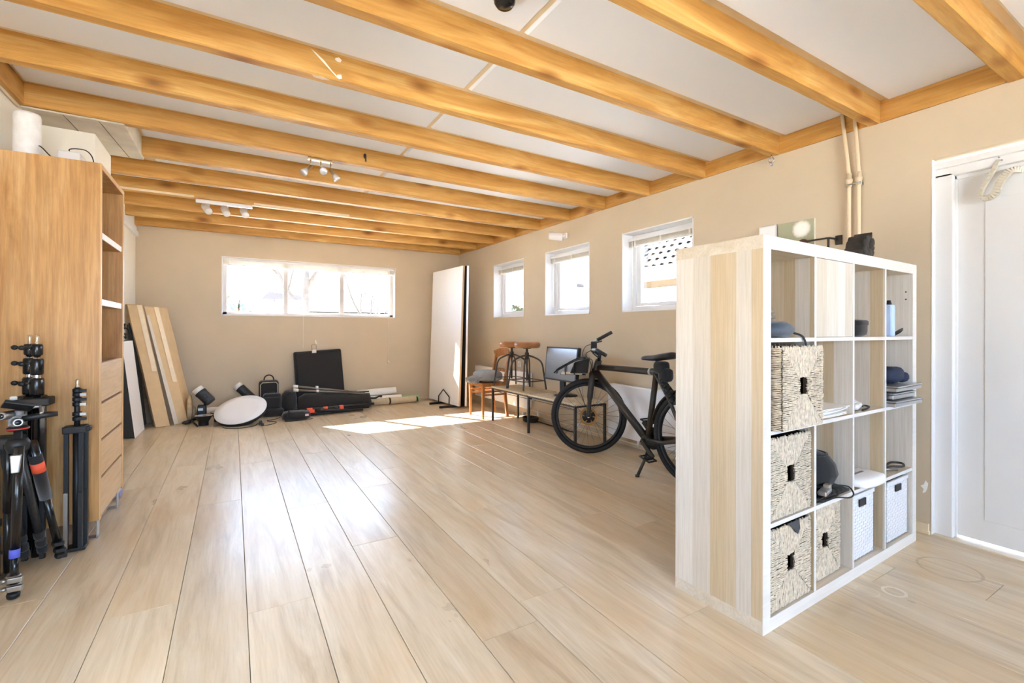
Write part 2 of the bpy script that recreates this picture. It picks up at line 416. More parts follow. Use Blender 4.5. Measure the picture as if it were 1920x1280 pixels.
# concrete block and chimney breast on the left
m = MB(); m.box((XL, 3.752, 2.386), (-.572, 4.384, 2.74)); m.box((XL, 3.69, 2.384), (-.578, 3.752, 2.396))
o = tag(m.build('trim_1', M_CONC, bevel=.006), 'rough plastered concrete lintel block under the beams at left', kind='structure')
m = MB(); m.bar((-.700, 3.70, 2.3855), (-.655, 4.37, 2.3855), .0025, .004); m.bar((-.86, 3.70, 2.3855), (-.845, 3.95, 2.3855), .0035, .004); m.build('crack', mat('crack_dark', (90, 78, 60), .9), o)
m = MB(); m.box((XL, 3.955, 0), (-.765, 4.41, 2.39)); tag(m.build('trim_2', M_WALLW, bevel=.008), 'plastered pier behind the walnut cabinet', kind='structure')
m = MB(); m.box((XL, 4.42, 2.28), (XL+.03, YB, 2.345)); m.box((XL, 4.42, 2.345), (XL+.012, YB, 2.40))
tag(m.build('trim_3', M_WHITE, bevel=.004), 'white ledge along the top of the left wall', kind='structure')
m = MB(); m.tube([(XL+.014, YF+.1, 2.345), (XL+.014, 3.64, 2.368)], .007, 8); tag(m.build('trim_4', M_CREAM), 'thin cream conduit under the left edge board', kind='structure')
# baseboards on the right wall
m = MB(); m.box((XW-.014, 1.04, 0), (XW, 2.5, .06)); m.box((XW-.02, 1.035, 0), (XW+.0, 1.10, .018))
tag(m.build('baseboard_right', M_CREAM, bevel=.003), 'low worn baseboard piece beside the door', kind='structure')

# ------------------------------------------------------------------ windows
def rwindow(i, y0, y1, label):
    z0, z1 = WZ; t = struct('window_%d' % i, label)
    rv = MB(); e = .012; x0, x1 = XW-.004, XW+.29
    rv.box((x0, y0, z0), (x1, y0+e, z1)); rv.box((x0, y1-e, z0), (x1, y1, z1)); rv.box((x0, y0, z1-e), (x1, y1, z1)); rv.box((x0, y0, z0), (x1, y1, z0+e))
    rv.build('reveal', M_UPVC, t)
    fx = XW+.13; f = MB(); w = .045
    f.box((fx, y0+e, z0+e), (fx+.06, y0+e+w, z1-e)); f.box((fx, y1-e-w, z0+e), (fx+.06, y1-e, z1-e)); f.box((fx, y0+e+w, z0+e), (fx+.06, y1-e-w, z0+e+w)); f.box((fx, y0+e+w, z1-e-w), (fx+.06, y1-e-w, z1-e))
    f.build('frame', M_UPVC, t, bevel=.004)
    s = MB(); w2 = .05; a, b, c, d = y0+e+w+.004, y1-e-w-.004, z0+e+w+.004, z1-e-w-.004
    s.box((fx+.012, a, c), (fx+.05, a+w2, d)); s.box((fx+.012, b-w2, c), (fx+.05, b, d)); s.box((fx+.012, a+w2, c), (fx+.05, b-w2, c+w2*.6)); s.box((fx+.012, a+w2, d-w2), (fx+.05, b-w2, d))
    s.build('sash', M_UPVC, t, bevel=.004)
    p = MB(); p.box((fx+.028, a+w2-.005, c+.02), (fx+.032, b-w2+.005, d-w2+.005)); p.build('pane', M_GLASS, t)
for i, (y0, y1) in enumerate(WIN):
    rwindow(i+2, y0, y1, ['small window nearest the far corner of the right wall', 'middle small window of the right wall', 'small window of the right wall nearest the white shelf'][i])
t = struct('window_1', 'wide three-pane window in the end wall')
x0, x1, z0, z1 = BW; rv = MB(); e = .012; a, b = YB-.004, YB+.29
rv.box((x0, a, z0), (x0+e, b, z1)); rv.box((x1-e, a, z0), (x1, b, z1)); rv.box((x0, a, z1-e), (x1, b, z1)); rv.box((x0, a, z0), (x1, b, z0+e)); rv.build('reveal', M_UPVC, t)
fy = YB+.10; f = MB(); w = .05
f.box((x0+e, fy, z0+e), (x0+e+w, fy+.06, z1-e)); f.box((x1-e-w, fy, z0+e), (x1-e, fy+.06, z1-e)); f.box((x0+e, fy, z0+e), (x1-e, fy+.06, z0+e+.04)); f.box((x0+e, fy, z1-e-w), (x1-e, fy+.06, z1-e)); f.build('frame', M_BWIN, t, bevel=.004)
for mx in (.653, 1.428):
    m = MB(); m.box((mx-.029, fy, z0+e+.04), (mx+.029, fy+.06, z1-e-w)); m.build('mullion', M_BWIN, t, bevel=.004)
for xa, xb in ((x0+e+w, .624), (.682, 1.399), (1.457, x1-e-w)):
    m = MB(); m.box((xa-.004, fy+.028, z0+.048), (xb+.004, fy+.032, z1-.058)); m.build('pane', M_GLASS, t)
# glazed opening behind the viewer
t = struct('window_5', 'wide three-pane window behind the viewer')
m = MB()
for xx in (-.90, .14, 1.20, 2.24): m.box((xx, YF-.15, .55), (xx+.06, YF-.09, 2.25))
m.box((-.90, YF-.15, .55), (2.30, YF-.09, .61)); m.box((-.90, YF-.15, 2.19), (2.30, YF-.09, 2.25)); m.build('frame', M_UPVC, t)
for xa, xb in ((-.84, .14), (.20, 1.20), (1.26, 2.24)):
    m = MB(); m.box((xa, YF-.122, .61), (xb, YF-.118, 2.19)); m.build('pane', M_GLASS, t)
t = struct('window_6', 'unseen window added in the left wall to brighten the room')  # unseen window, added to bring side light onto floor and right wall
m = MB()
for yy in (1.2, 2.34): m.box((XL-.18, yy, .45), (XL-.12, yy+.06, 1.15))
m.box((XL-.18, 1.2, .45), (XL-.12, 2.4, .51)); m.box((XL-.18, 1.2, 1.09), (XL-.12, 2.4, 1.15)); m.build('frame', M_UPVC, t)
for ya, yb in ((1.26, 2.34),):
    m = MB(); m.box((XL-.152, ya, .51), (XL-.148, yb, 1.09)); m.build('pane', M_GLASS, t)
# door
t = struct('door_1', 'white panel door in a moulded white frame'); dx = XW+.085
m = MB(); m.box((XW-.002, 1.028, 0), (XW+.29, 1.0349, 2.085)); m.box((XW+.04, .955, 0), (XW+.11, 1.03, 2.0)); m.box((XW+.04, .05, 1.985), (XW+.11, 1.03, 2.062)); m.box((XW+.02, .05, 2.03), (XW+.10, 1.03, 2.064)); m.box((XW+.075, .945, 0), (XW+.13, .965, 1.99)); m.box((XW+.075, .05, 1.965), (XW+.13, .96, 1.99))
m.build('frame', M_WHITE, t, bevel=.005)
m = MB(); m.box((dx, .06, .015), (dx+.04, .948, 1.968)); leaf = m.build('leaf', M_WHITE, t, bevel=.003)
m = MB(); m.box((dx-.004, .17, .13), (dx+.01, .838, 1.83)); m.build('panel', M_WHITE, t, bevel=.002)
m = MB(); m.box((XW, .05, -.01), (XW+.14, 1.03, .004)); m.build('threshold', M_FLOOR, t)
cl = MB(); pth = smoothpath([(dx-.03, .775, 2.02), (dx-.055, .80, 1.95), (dx-.06, .835, 1.87), (dx-.055, .84, 1.835), (dx-.05, .815, 1.82)], 5)
for p, q in zip(pth[:-1], pth[1:]): cl.bar(p, q, .016, .026, (1, 0, 0))
pth = smoothpath([(dx-.05, .83, 1.825), (dx-.06, .79, 1.835), (dx-.055, .765, 1.90), (dx-.04, .735, 1.945), (dx-.015, .70, 1.945)], 5)
for p, q in zip(pth[:-1], pth[1:]): cl.bar(p, q, .03, .024, (1, 0, 0))
cl.box((dx-.04, .755, 1.995), (XW+.042, .795, 2.04))
c = cl.build('door_closer', mat('aged_white_metal', (206, 200, 182), .5, .1, var=.1), t, bevel=.003)
for (yy, zz) in ((.775, 2.025), (.765, 2.008)):
    m = MB(); m.lathe([(.004, 0), (.004, .006)], 8, frameM((dx-.046, yy, zz), (-1, 0, 0))); m.build('screw', M_STEEL, c)

# ------------------------------------------------------------------ white-oak cube shelf
LAM = ((198, 178, 146), (207, 191, 164), (208, 200, 188), (218, 212, 202))
M_LAMZ_Y = striped('laminate_upright', LAM, 'z', 'y', 17)
M_LAMZ_X = striped('laminate_door', ((200, 190, 172), (210, 203, 190), (218, 214, 206)), 'z', 'x', 13)
M_LAMX = striped('laminate_flat', LAM, 'x', 'y', 9)
M_PALE = wood('laminate_pale', ((200, 185, 160), (210, 198, 178), (218, 209, 194)), 'x', 1, .45, fine=.2, tone=.02)
M_EDGE = wood('laminate_edge', ((214, 210, 202), (222, 219, 214), (228, 226, 222)), 'x', 1, .45, fine=.1, tone=.02)
SX, SY, SR = 1.6876, 1.0064, .0264
shelf = thing('cube_shelf', 'tall white-edged pale oak cube shelf of sixteen compartments standing by the door', 'shelf', (SX, SY, 0), SR)
T, C_, D_ = .05, .335, .39; PT = .016; ST = C_+PT; SW = T*2+C_*4+PT*3
def ca(i): return T+i*ST          # left of column i
def cz(r): return T+r*ST          # bottom of row r, from the floor
m = MB(); m.box((0, .002, T), (T, D_, SW-T)); m.build('side_panel', M_LAMZ_Y, shelf, local=True)
m = MB(); m.box((SW-T, .002, T), (SW, D_, SW-T)); m.build('side_panel', M_LAMZ_Y, shelf, local=True)
m = MB(); m.box((0, .002, SW-T), (SW, D_, SW)); m.build('top_board', M_PALE, shelf, local=True)
m = MB(); m.box((0, .002, 0), (SW, D_, T)); m.build('base_board', M_PALE, shelf, local=True)
m = MB()
for a, b, c, d in ((0, T, 0, SW), (SW-T, SW, 0, SW), (T, SW-T, 0, T), (T, SW-T, SW-T, SW)): m.box((a, 0, c), (b, .0022, d))
m.build('front_edging', M_EDGE, shelf, local=True)
for i in (1, 2, 3):
    m = MB(); m.box((ca(i)-PT, .004, T), (ca(i), D_, SW-T)); p = m.build('divider', M_LAMZ_Y, shelf, local=True)
    m = MB(); m.box((ca(i)-PT, .0022, T), (ca(i), .0042, SW-T)); m.build('edging', M_EDGE, p, local=True)
for r in (1, 2, 3):
    for i in range(4):
        m = MB(); m.box((ca(i), .004, cz(r)-PT), (ca(i)+C_, D_, cz(r))); p = m.build('shelf_board', M_LAMX, shelf, local=True)
        m = MB(); m.box((ca(i), .0022, cz(r)-PT), (ca(i)+C_, .0042, cz(r))); m.build('edging', M_EDGE, p, local=True)
m = MB(); m.box((ca(1)+.002, .003, cz(3)+.002), (ca(1)+C_-.002, .02, cz(3)+C_-.002)); m.build('insert_door', M_LAMZ_X, shelf, local=True)
for z in (cz(3)+.24, cz(3)+.20, cz(0)+.06, cz(0)+.10, cz(0)+.03):
    m = MB(); m.lathe([(.004, 0), (.004, .0015)], 8, frameM((SW-T-.0002, .03, z), (-1, 0, 0))); m.build('peg_hole', M_BLKP, shelf, local=True)
SM = wmat(shelf)
def S(a, b, z): return SM @ Vector((a, b, z))
# seagrass baskets
M_GRASS = mat('seagrass', (206, 192, 170), .8, var=.28, ns=60)
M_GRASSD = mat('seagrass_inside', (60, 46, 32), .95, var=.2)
def basket(i, r, dy, label, turn=0, sx=.318, h=.315, off=0):
    t = thing('seagrass_basket', label, 'basket', S(ca(i)+C_/2+off, dy, cz(r)), SR+turn, 'seagrass baskets in the cube shelf')
    w, d = sx/2, .36
    b = MB(); wl_ = .012
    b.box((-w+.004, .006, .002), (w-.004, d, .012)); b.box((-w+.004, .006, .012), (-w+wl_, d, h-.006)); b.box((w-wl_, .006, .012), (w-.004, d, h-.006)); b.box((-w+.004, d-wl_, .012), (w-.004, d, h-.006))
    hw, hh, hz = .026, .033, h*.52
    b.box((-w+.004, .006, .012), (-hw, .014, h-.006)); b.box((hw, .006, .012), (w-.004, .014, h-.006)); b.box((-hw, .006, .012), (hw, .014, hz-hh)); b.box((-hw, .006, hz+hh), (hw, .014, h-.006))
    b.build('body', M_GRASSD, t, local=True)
    rg = random.Random(i*10+r); f = MB()
    def strand(p, q):
        L = (Vector(q)-Vector(p)).length
        if L < .006: return
        n = max(2, int(L/.012)); pts = []
        for k in range(n+1):
            u = Vector(p).lerp(Vector(q), k/n); pts.append(u+Vector((rg.uniform(-.0011, .0011), rg.uniform(-.0035, .0005), rg.uniform(-.0011, .0011))))
        f.tube(pts, [.0030*rg.uniform(.8, 1.3) for _ in pts], 5, False)
    n = 46
    for k in range(n):                 # front face: four triangles of strands meeting on the diagonals
        u = -w+.003+(2*w-.006)*(k+.5)/n; half = h/2*(1-abs(u)/w)
        top0, bot1 = h/2+ (h/2-half), h/2-(h/2-half)
        zt = max(h-half, (hz+hh) if abs(u) < hw else 0); zbm = min(half, (hz-hh) if abs(u) < hw else h)
        strand((u, .002, zt), (u, .002, h-.002)); strand((u, .002, .003), (u, .002, zbm))
    for k in range(n):
        z = .003+(h-.006)*(k+.5)/n; e = w*abs(z-h/2)/(h/2); lim = max(e, hw if abs(z-hz) < hh else 0)
        strand((-w+.002, .002, z), (-lim, .002, z)); strand((lim, .002, z), (w-.002, .002, z))
    for k in range(n):
        z = .003+(h-.006)*(k+.5)/n
        for s in (-1, 1): strand((s*w, .004, z), (s*w, d-.01, z))
    f.build('weave', M_GRASS, t, local=True, kind='stuff')
    rim = MB(); rg2 = random.Random(5)
    for a, bq in (((-w, 0, h-.004), (w, 0, h-.004)), ((-w, 0, h-.004), (-w, d, h-.004)), ((w, 0, h-.004), (w, d, h-.004))):
        for k in range(24):
            p = Vector(a).lerp(Vector(bq), (k+.5)/24); dv = Vector((rg2.uniform(-.006, .006), rg2.uniform(-.004, .006), .007))
            rim.tube([p-Vector((0, 0, .008)), p+dv], .0032, 5)
    rim.build('rim', M_GRASS, t, local=True, kind='stuff')
    return t
basket(0, 2, -.035, 'seagrass basket pulled forward in the second row of the cube shelf', h=.318, turn=.01)
basket(0, 1, .012, 'seagrass basket in the third row, above the one with a grey tag')
bk = basket(0, 0, .012, 'seagrass basket in the bottom left compartment with a dark grey tag over its rim')
m = MB(); m.prism([(-.03, -.006, .322), (.055, -.006, .322), (.05, -.012, .29), (.03, -.014, .272), (.0, -.010, .30)], (0, .004, 0)); m.build('tag', mat('dark_grey_felt', (70, 72, 74), .9), bk, local=True)
basket(1, 0, .034, 'seagrass basket pushed back in the bottom row beside the white baskets', sx=.285, off=-.022)
M_WPL = mat('white_woven_plastic', (226, 227, 230), .5, var=.02)
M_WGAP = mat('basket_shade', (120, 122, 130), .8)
def white_basket(i, dy, off, label):
    t = thing('white_basket', label, 'basket', S(ca(i)+C_/2+off, dy, cz(0)), SR, 'white woven baskets in the cube shelf')
    w, d, h = .134, .29, .305
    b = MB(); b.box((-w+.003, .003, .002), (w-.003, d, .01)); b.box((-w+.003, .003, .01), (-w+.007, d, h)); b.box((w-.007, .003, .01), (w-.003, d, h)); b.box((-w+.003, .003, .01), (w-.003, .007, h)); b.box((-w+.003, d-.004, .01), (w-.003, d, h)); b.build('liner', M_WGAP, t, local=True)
    f = MB(); n, q = 12, 20
    for k in range(n):
        u = -w+.004+(2*w-.008)*(k+.5)/n; hw_ = (2*w-.008)/n*.34; q2 = 2*q
        for j in range(q2): z0 = .006+(h-.012)*j/q2; z1 = .006+(h-.012)*(j+1)/q2; d0 = -.0016 if (j//2+k) % 2 else .0; f.box((u-hw_, d0-.0008, z0), (u+hw_, d0+.002, z1))
    for j in range(q):
        z = .006+(h-.012)*(j+.5)/q; hh_ = (h-.012)/q*.36; f.box((-w+.003, -.0012, z-hh_), (w-.003, .0016, z+hh_))
    f.build('weave', M_WPL, t, local=True, kind='stuff')
    m = MB(); m.box((-w-.002, -.006, h-.012), (w+.002, .006, h+.006)); m.box((-w-.002, .006, h-.012), (-w+.006, d, h+.006)); m.box((w-.006, .006, h-.012), (w+.002, d, h+.006)); m.build('rim', M_WPL, t, local=True, bevel=.002)
    m = MB(); m.box((-.035, -.0085, h-.055), (.035, -.004, h-.022)); m.build('handle_hole', M_BLKP, t, local=True)
white_basket(2, .028, -.03, 'white woven plastic basket under the white packages')
white_basket(3, .022, .025, 'white woven plastic basket in the bottom right compartment')
# things in the compartments
def sthing(name, label, cat, a, b, z, rz=0): return thing(name, label, cat, S(a, b, z), SR+rz)
M_NAVY = mat('slate_nylon', (64, 74, 86), .6, var=.25, ns=14, bump=.4, sheen=.3)
t = sthing('nylon_bag', 'slate blue nylon pouch with strap hanging over the top left compartment', 'bag', ca(0)+.115, .075, cz(3))
m = MB(); pr = [(-.085, .04, .03), (-.06, .075, .042), (0, .085, .05), (.05, .08, .046), (.085, .055, .034), (.108, .02, .02)]
vs = []; n = 16
for x, ry, rz_ in pr:
    for k in range(n):
        th = 2*PI*k/n; q = .75; cx_ = math.copysign(abs(math.cos(th))**q, math.cos(th)); sz = math.copysign(abs(math.sin(th))**q, math.sin(th))
        vs.append((x, ry*cx_, .034*(rz_/.05)*sz+max(.036*(rz_/.05), .022)+.004*math.sin(7*x*30+th*3)))
m.add(vs, [(i*n+k, i*n+(k+1) % n, (i+1)*n+(k+1) % n, (i+1)*n+k) for i in range(5) for k in range(n)]+[tuple(range(n))[::-1], tuple(5*n+k for k in range(n))], True)
m.build('body', M_NAVY, t, local=True)
m = MB(); pt = smoothpath([(.10, 0, .03), (.108, -.04, .02), (.115, -.073, .008), (.122, -.082, -.012), (.130, -.083, -.032)], 4)
for p, q in zip(pt[:-1], pt[1:]): m.bar(p, q, .010, .003, (0, 1, 0))
m.build('strap', M_BLKF, t, local=True)
t = sthing('metal_clamp', 'small grey metal clamp lying on top of the slate blue pouch', 'clamp', ca(0)+.06, .05, cz(3)+.075)
m = MB(); m.box((-.03, -.02, 0), (.03, .02, .012)); m.build('lower_jaw', M_STEEL, t, local=True, bevel=.003)
m = MB(); m.box((-.03, -.02, .022), (.025, .02, .034)); m.box((-.03, -.012, .012), (-.018, .012, .022)); m.build('upper_jaw', M_STEEL, t, local=True, bevel=.003)
t = sthing('lens_pouch', 'small black lens pouch in the third compartment of the top row', 'pouch', ca(2)+.115, .055, cz(3))
m = MB(); m.blob((0, 0, .042), (.062, .05, .042), pw=.55, jit=.03); m.build('body', M_BLKF, t, local=True)
m = MB(); m.blob((.0, -.012, .066), (.058, .042, .016), pw=.5); m.build('flap', M_BLKF, t, local=True)
t = sthing('light_tube', 'pale blue tall bottle standing in the top right compartment', 'bottle', ca(3)+.125, .035, cz(3))
m = MB(); m.box((-.022, -.022, 0), (.022, .022, .165)); m.build('body', mat('pale_blue_plastic', (186, 210, 246), .3), t, local=True, bevel=.008)
m = MB(); m.lathe([(.012, .165), (.012, .174), (.009, .178), (.009, .187)], 12); m.build('cap', M_BLKP, t, local=True)
t = sthing('wrist_strap', 'black looped strap lying beside the pale blue bottle', 'strap', ca(3)+.215, .035, cz(3))
m = MB(); pt = smoothpath([(-.05, 0, .008), (-.02, -.02, .03), (.03, -.02, .04), (.058, .0, .026), (.04, .02, .008), (0, .02, .006), (-.05, .01, .006)], 5)
for p, q in zip(pt[:-1], pt[1:]): m.bar(p, q, .003, .011)
m.build('band', M_BLKF, t, local=True)
# papers
t = sthing('paper_stack', 'stack of loose white sheets beside the pulled-out seagrass basket', 'papers', ca(1)+.165, .13, cz(2))
rg = random.Random(4)
for k in range(7):
    m = MB(); M = Matrix.Translation((rg.uniform(-.01, .025)+.012*k*(k > 4), rg.uniform(-.015, .01), .001+.005*k)) @ Matrix.Rotation(rg.uniform(-.18, .18), 4, 'Z')
    n = 6; vs = []
    for i in range(n+1):
        x = -.14+.28*i/n; z = .010*max(0, (i/n-.55))**2*(2+k); vs += [(x, -.10, z), (x, .10, z), (x, .10, z+.003), (x, -.10, z+.003)]
    m.add([M @ Vector(v) for v in vs], [(i*4+a, i*4+(a+1) % 4, i*4+4+(a+1) % 4, i*4+4+a) for i in range(n) for a in range(4)]+[(3, 2, 1, 0), (n*4, n*4+1, n*4+2, n*4+3)]); m.build('sheet', M_PAPER, t, local=True)
t = sthing('grey_folder', 'grey folder lying over the back of the loose white sheets', 'folder', ca(1)+.165, .25, cz(2)+.047, .1)
m = MB(); m.box((-.15, -.07, 0), (.15, .09, .006)); m.box((-.15, -.07, .008), (.15, .09, .012)); m.box((-.15, .082, 0), (.15, .09, .012)); m.build('cover', mat('grey_card', (150, 144, 138), .7), t, local=True)
t = sthing('power_adapter', 'white power adapter with its cable in the third compartment', 'adapter', ca(2)+.15, .085, cz(2), .25)
m = MB(); m.box((-.09, -.05, .006), (.04, .05, .034)); m.build('body', M_WHITE, t, local=True, bevel=.012)
m = MB(); m.prism([(.0, -.04, .02), (.075, -.035, .012), (.085, 0, .03), (.06, .03, .05), (.0, .045, .045)], (0, 0, .014)); m.build('shell', M_PAPER, t, local=True, bevel=.004)
m = MB(); m.tube(smoothpath([(.04, -.05, .012), (.09, -.05, .01), (.085, -.07, .008), (.03, -.07, .006), (-.06, -.06, .006)], 5), .004, 8); m.build('cable', M_BLKP, t, local=True)
M_ALU = mat('silver_aluminium', (196, 198, 200), .32, .85, var=.03)
for k, (dx_, w_, h_, lb) in enumerate(((.165, .33, .020, 'lowest silver laptop of the stack, sticking out of the shelf'), (.150, .29, .022, 'middle and shortest silver laptop of the stack'), (.165, .34, .018, 'topmost silver laptop, carrying the navy pouch'))):
    z = cz(2)+sum((.034, .042)[:k])*1.0
    t = sthing('laptop', lb, 'laptop', ca(3)+.165, .09-.02*(k != 1), z, .02*(k-1)); tag(t, group='laptops on the cube shelf')
    m = MB(); m.box((-w_/2, -.11, .003), (w_/2, .115, .003+h_)); m.build('base', M_ALU, t, local=True, bevel=.005)
    m = MB(); m.box((-w_/2, -.113, .005+h_), (w_/2, .117, .012+h_)); m.build('lid', M_ALU, t, local=True, bevel=.003)
t = sthing('navy_pouch', 'rolled navy pouch on top of the laptop stack', 'pouch', ca(3)+.18, .06, cz(2)+.108)
m = MB(); m.blob((0, 0, .042), (.085, .06, .042), pw=.6, jit=.05, seed=3); m.build('body', mat('navy_nylon', (34, 42, 66), .7, var=.2, bump=.4), t, local=True)
m = MB(); m.blob((.06, -.03, .03), (.035, .04, .028), pw=.7, jit=.06); m.build('fold', MATS['navy_nylon'], t, local=True)
# third row
t = sthing('drawstring_bag', 'black pleated round bag in the compartment beside the third-row basket', 'bag', ca(1)+.225, .115, cz(1)+.021)
m = MB(); n = 28; vs = []; pr = [(.0, .0), (.05, .0), (.075, .02), (.09, .06), (.08, .105), (.055, .14), (.02, .155), (0, .157)]
for r_, z in pr:
    for k in range(n):
        th = 2*PI*k/n; rr = r_*(1+(.05 if k % 2 else -.05)*(r_ > .03)); vs.append((rr*math.cos(th), rr*math.sin(th), z))
m.add(vs, [(i*n+k, i*n+(k+1) % n, (i+1)*n+(k+1) % n, (i+1)*n+k) for i in range(len(pr)-1) for k in range(n)], True); m.build('body', M_BLKF, t, local=True)
m = MB(); m.tube([(.05*math.cos(a), .05*math.sin(a), .146) for a in [2*PI*k/18 for k in range(18)]], .006, 6, closed=True); m.build('drawstring_hem', M_BLKF, t, local=True)
t = sthing('plastic_sleeve', 'glossy black plastic sleeve lying flat under the pleated bag', 'sleeve', ca(1)+.165, .10, cz(1))
m = MB(); rg = random.Random(9); nx, ny = 14, 8
g = [[(-.16+.33*i/nx, -.085+.19*j/ny, .008+rg.uniform(0, .012)) for j in range(ny+1)] for i in range(nx+1)]
vs = [p for c in g for p in c]+[(p[0], p[1], .001) for c in g for p in c]; k0 = (nx+1)*(ny+1)
fs = [(i*(ny+1)+j, (i+1)*(ny+1)+j, (i+1)*(ny+1)+j+1, i*(ny+1)+j+1) for i in range(nx) for j in range(ny)]; fs += [tuple(k0+a for a in f)[::-1] for f in fs]
edge = [i*(ny+1) for i in range(nx+1)]+[nx*(ny+1)+j for j in range(1, ny+1)]+[i*(ny+1)+ny for i in range(nx-1, -1, -1)]+[j for j in range(ny-1, 0, -1)]
fs += [(edge[a], k0+edge[a], k0+edge[(a+1) % len(edge)], edge[(a+1) % len(edge)]) for a in range(len(edge))]
m.add(vs, fs, True); m.build('sheet', M_BLKG, t, local=True)
t = sthing('multi_tool', 'silver clip with black jaws on the glossy black sleeve', 'clip', ca(1)+.15, .03, cz(1)+.022, .2)
m = MB(); m.box((-.075, -.018, 0), (.02, .018, .02)); m.build('body', M_ALU, t, local=True, bevel=.006)
m = MB(); m.box((.0, -.013, .003), (.035, .013, .032)); m.build('jaw', mat('champagne_metal', (206, 196, 178), .3, .6), t, local=True, bevel=.004)
m = MB(); m.lathe([(.007, 0), (.007, .003)], 10, frameM((.034, 0, .018), (1, 0, 0))); m.build('hole', M_BLKP, t, local=True)
t = sthing('black_cable', 'thin black cable looping over the shelf edge beside the sleeve', 'cable', ca(1)+.12, .03, cz(1))
m = MB(); m.tube(smoothpath([(-.12, .0, .004), (-.05, -.025, .004), (.05, -.03, .004), (.10, -.06, .003), (.155, -.055, .008), (.17, -.03, .03), (.14, .0, .034), (.11, .02, .036)], 6), .0032, 7); m.tube(smoothpath([(-.11, .0, .010), (-.02, -.03, .010), (.06, -.035, .018), (.08, -.01, .032), (.07, .02, .034)], 5), .0028, 7); m.build('loop', M_BLKP, t, local=True)
M_FILM = mat('white_plastic_film', (242, 243, 246), .35, var=.03, bump=.2)
t = sthing('plastic_package', 'white plastic package lying at the front above a white basket', 'package', ca(2)+.14, .05, cz(1))
m = MB(); m.blob((0, -.02, .028), (.13, .075, .026), pw=.6, jit=.06, seed=8, nu=18); m.build('bag', M_FILM, t, local=True)
m = MB(); m.box((-.07, -.02, .052), (.03, -.01, .056)); m.build('seal', M_GREY, t, local=True)
t = sthing('bubble_wrap_roll', 'white wrapped roll lying behind the white plastic package', 'package', ca(2)+.16, .19, cz(1))
m = MB(); m.tube([(-.09, .05, .045), (.02, -.01, .05), (.12, -.05, .048)], [.043, .045, .035], 14); m.build('roll', M_FILM, t, local=True)
m = MB(); m.box((.06, -.07, .001), (.21, .03, .010)); m.build('flap', M_FILM, t, local=True, bevel=.003)
t = sthing('steel_clamp', 'bent steel clamp lying in the right compartment above a white basket', 'clamp', ca(3)+.20, .045, cz(1))
m = MB(); m.tube(smoothpath([(-.09, .02, .012), (-.03, .0, .02), (.05, -.03, .016), (.10, -.01, .02), (.085, .03, .018), (.02, .035, .012), (-.05, .035, .010)], 5), .006, 8); m.build('frame', M_DKST, t, local=True)
m = MB(); m.tube([(-.09, .02, .012), (-.02, -.03, .008)], .005, 8); m.build('lever', M_STEEL, t, local=True)

# sculpture on top of the shelf
t = thing('stone_bookend', 'dark carved stone figure on top of the cube shelf before the pipes', 'sculpture', S(1.30, .20, SW))
M_STONE = mat('dark_stone', (58, 54, 48), .8, var=.35, ns=30, bump=.7)
m = MB(); rg = random.Random(2); n = 22; prof = []
for i in range(n+1):
    u = -.095+.19*i/n; h = .05+.12*max(0, min(1, (u+.11)/.10))**.7 if u < .02 else .178-.016*math.sin((u-.02)*60)
    prof.append((u*.62, h+rg.uniform(-.008, .008)))
poly = [(u, -.045, h) for u, h in prof]+[(.060, -.045, 0), (-.062, -.045, 0)]
m.prism(poly, (0, .09, 0)); m.build('block', M_STONE, t, local=True, bevel=.008)
m = MB()
for k in range(12): m.blob((rg.uniform(-.05, .05), -.047, rg.uniform(.02, .13)), (rg.uniform(.012, .024), .012, rg.uniform(.015, .035)), nu=8, nv=6, jit=.15, seed=k)
m.build('carving', M_STONE, t, local=True)

# ------------------------------------------------------------------ walnut cabinet at left
M_WAL = wood('honey_walnut', ((176, 126, 70), (204, 156, 96), (218, 176, 120)), 'z', 1.0, .38, fine=.4, tone=.03, spec=.5)
M_WALX = wood('walnut_inside', ((164, 122, 74), (186, 142, 92), (200, 160, 110)), 'z', 1.4, .5, fine=.5, tone=.05)
M_OAKD = wood('pale_drawer_oak', ((214, 176, 128), (226, 192, 146), (234, 204, 164)), 'y', 1.0, .5, fine=.2, tone=.05)
M_BIRCH = mat('birch_edge', (244, 236, 220), .5)
CX, CY0, CY1, CZ0, CZ1 = -.614, 3.285, 3.90, .105, 2.02
cab = thing('tall_cabinet', 'tall honey walnut cabinet with open shelves over pale drawers', 'cabinet', (-.82, 3.6, 0))
m = MB(); m.box((-1.036, CY0, CZ0), (CX, CY0+.025, CZ1)); m.build('side_panel', M_WAL, cab)
m = MB(); m.box((-1.036, CY1-.025, CZ0), (CX, CY1, CZ1)); m.build('side_panel', M_WAL, cab)
m = MB(); m.box((-1.036, CY0+.025, CZ0), (-1.022, CY1-.025, CZ1)); m.build('back_panel', M_WALX, cab)
m = MB(); m.box((-1.022, CY0+.025, CZ1-.025), (CX, CY1-.025, CZ1)); m.build('top_board', M_WALX, cab)
m = MB(); m.box((-1.022, CY0+.025, CZ0), (CX-.02, CY1-.025, CZ0+.025)); m.build('base_board', M_WALX, cab)
for z in (1.625, 1.26, .915):
    m = MB(); m.box((-1.022, CY0+.025, z), (CX-.01, CY1-.025, z+.032)); p = m.build('shelf_board', M_WALX, cab)
    if z > 1: m = MB(); m.box((CX-.010, CY0+.025, z), (CX-.004, CY1-.025, z+.034)); m.build('edging', M_BIRCH, p)
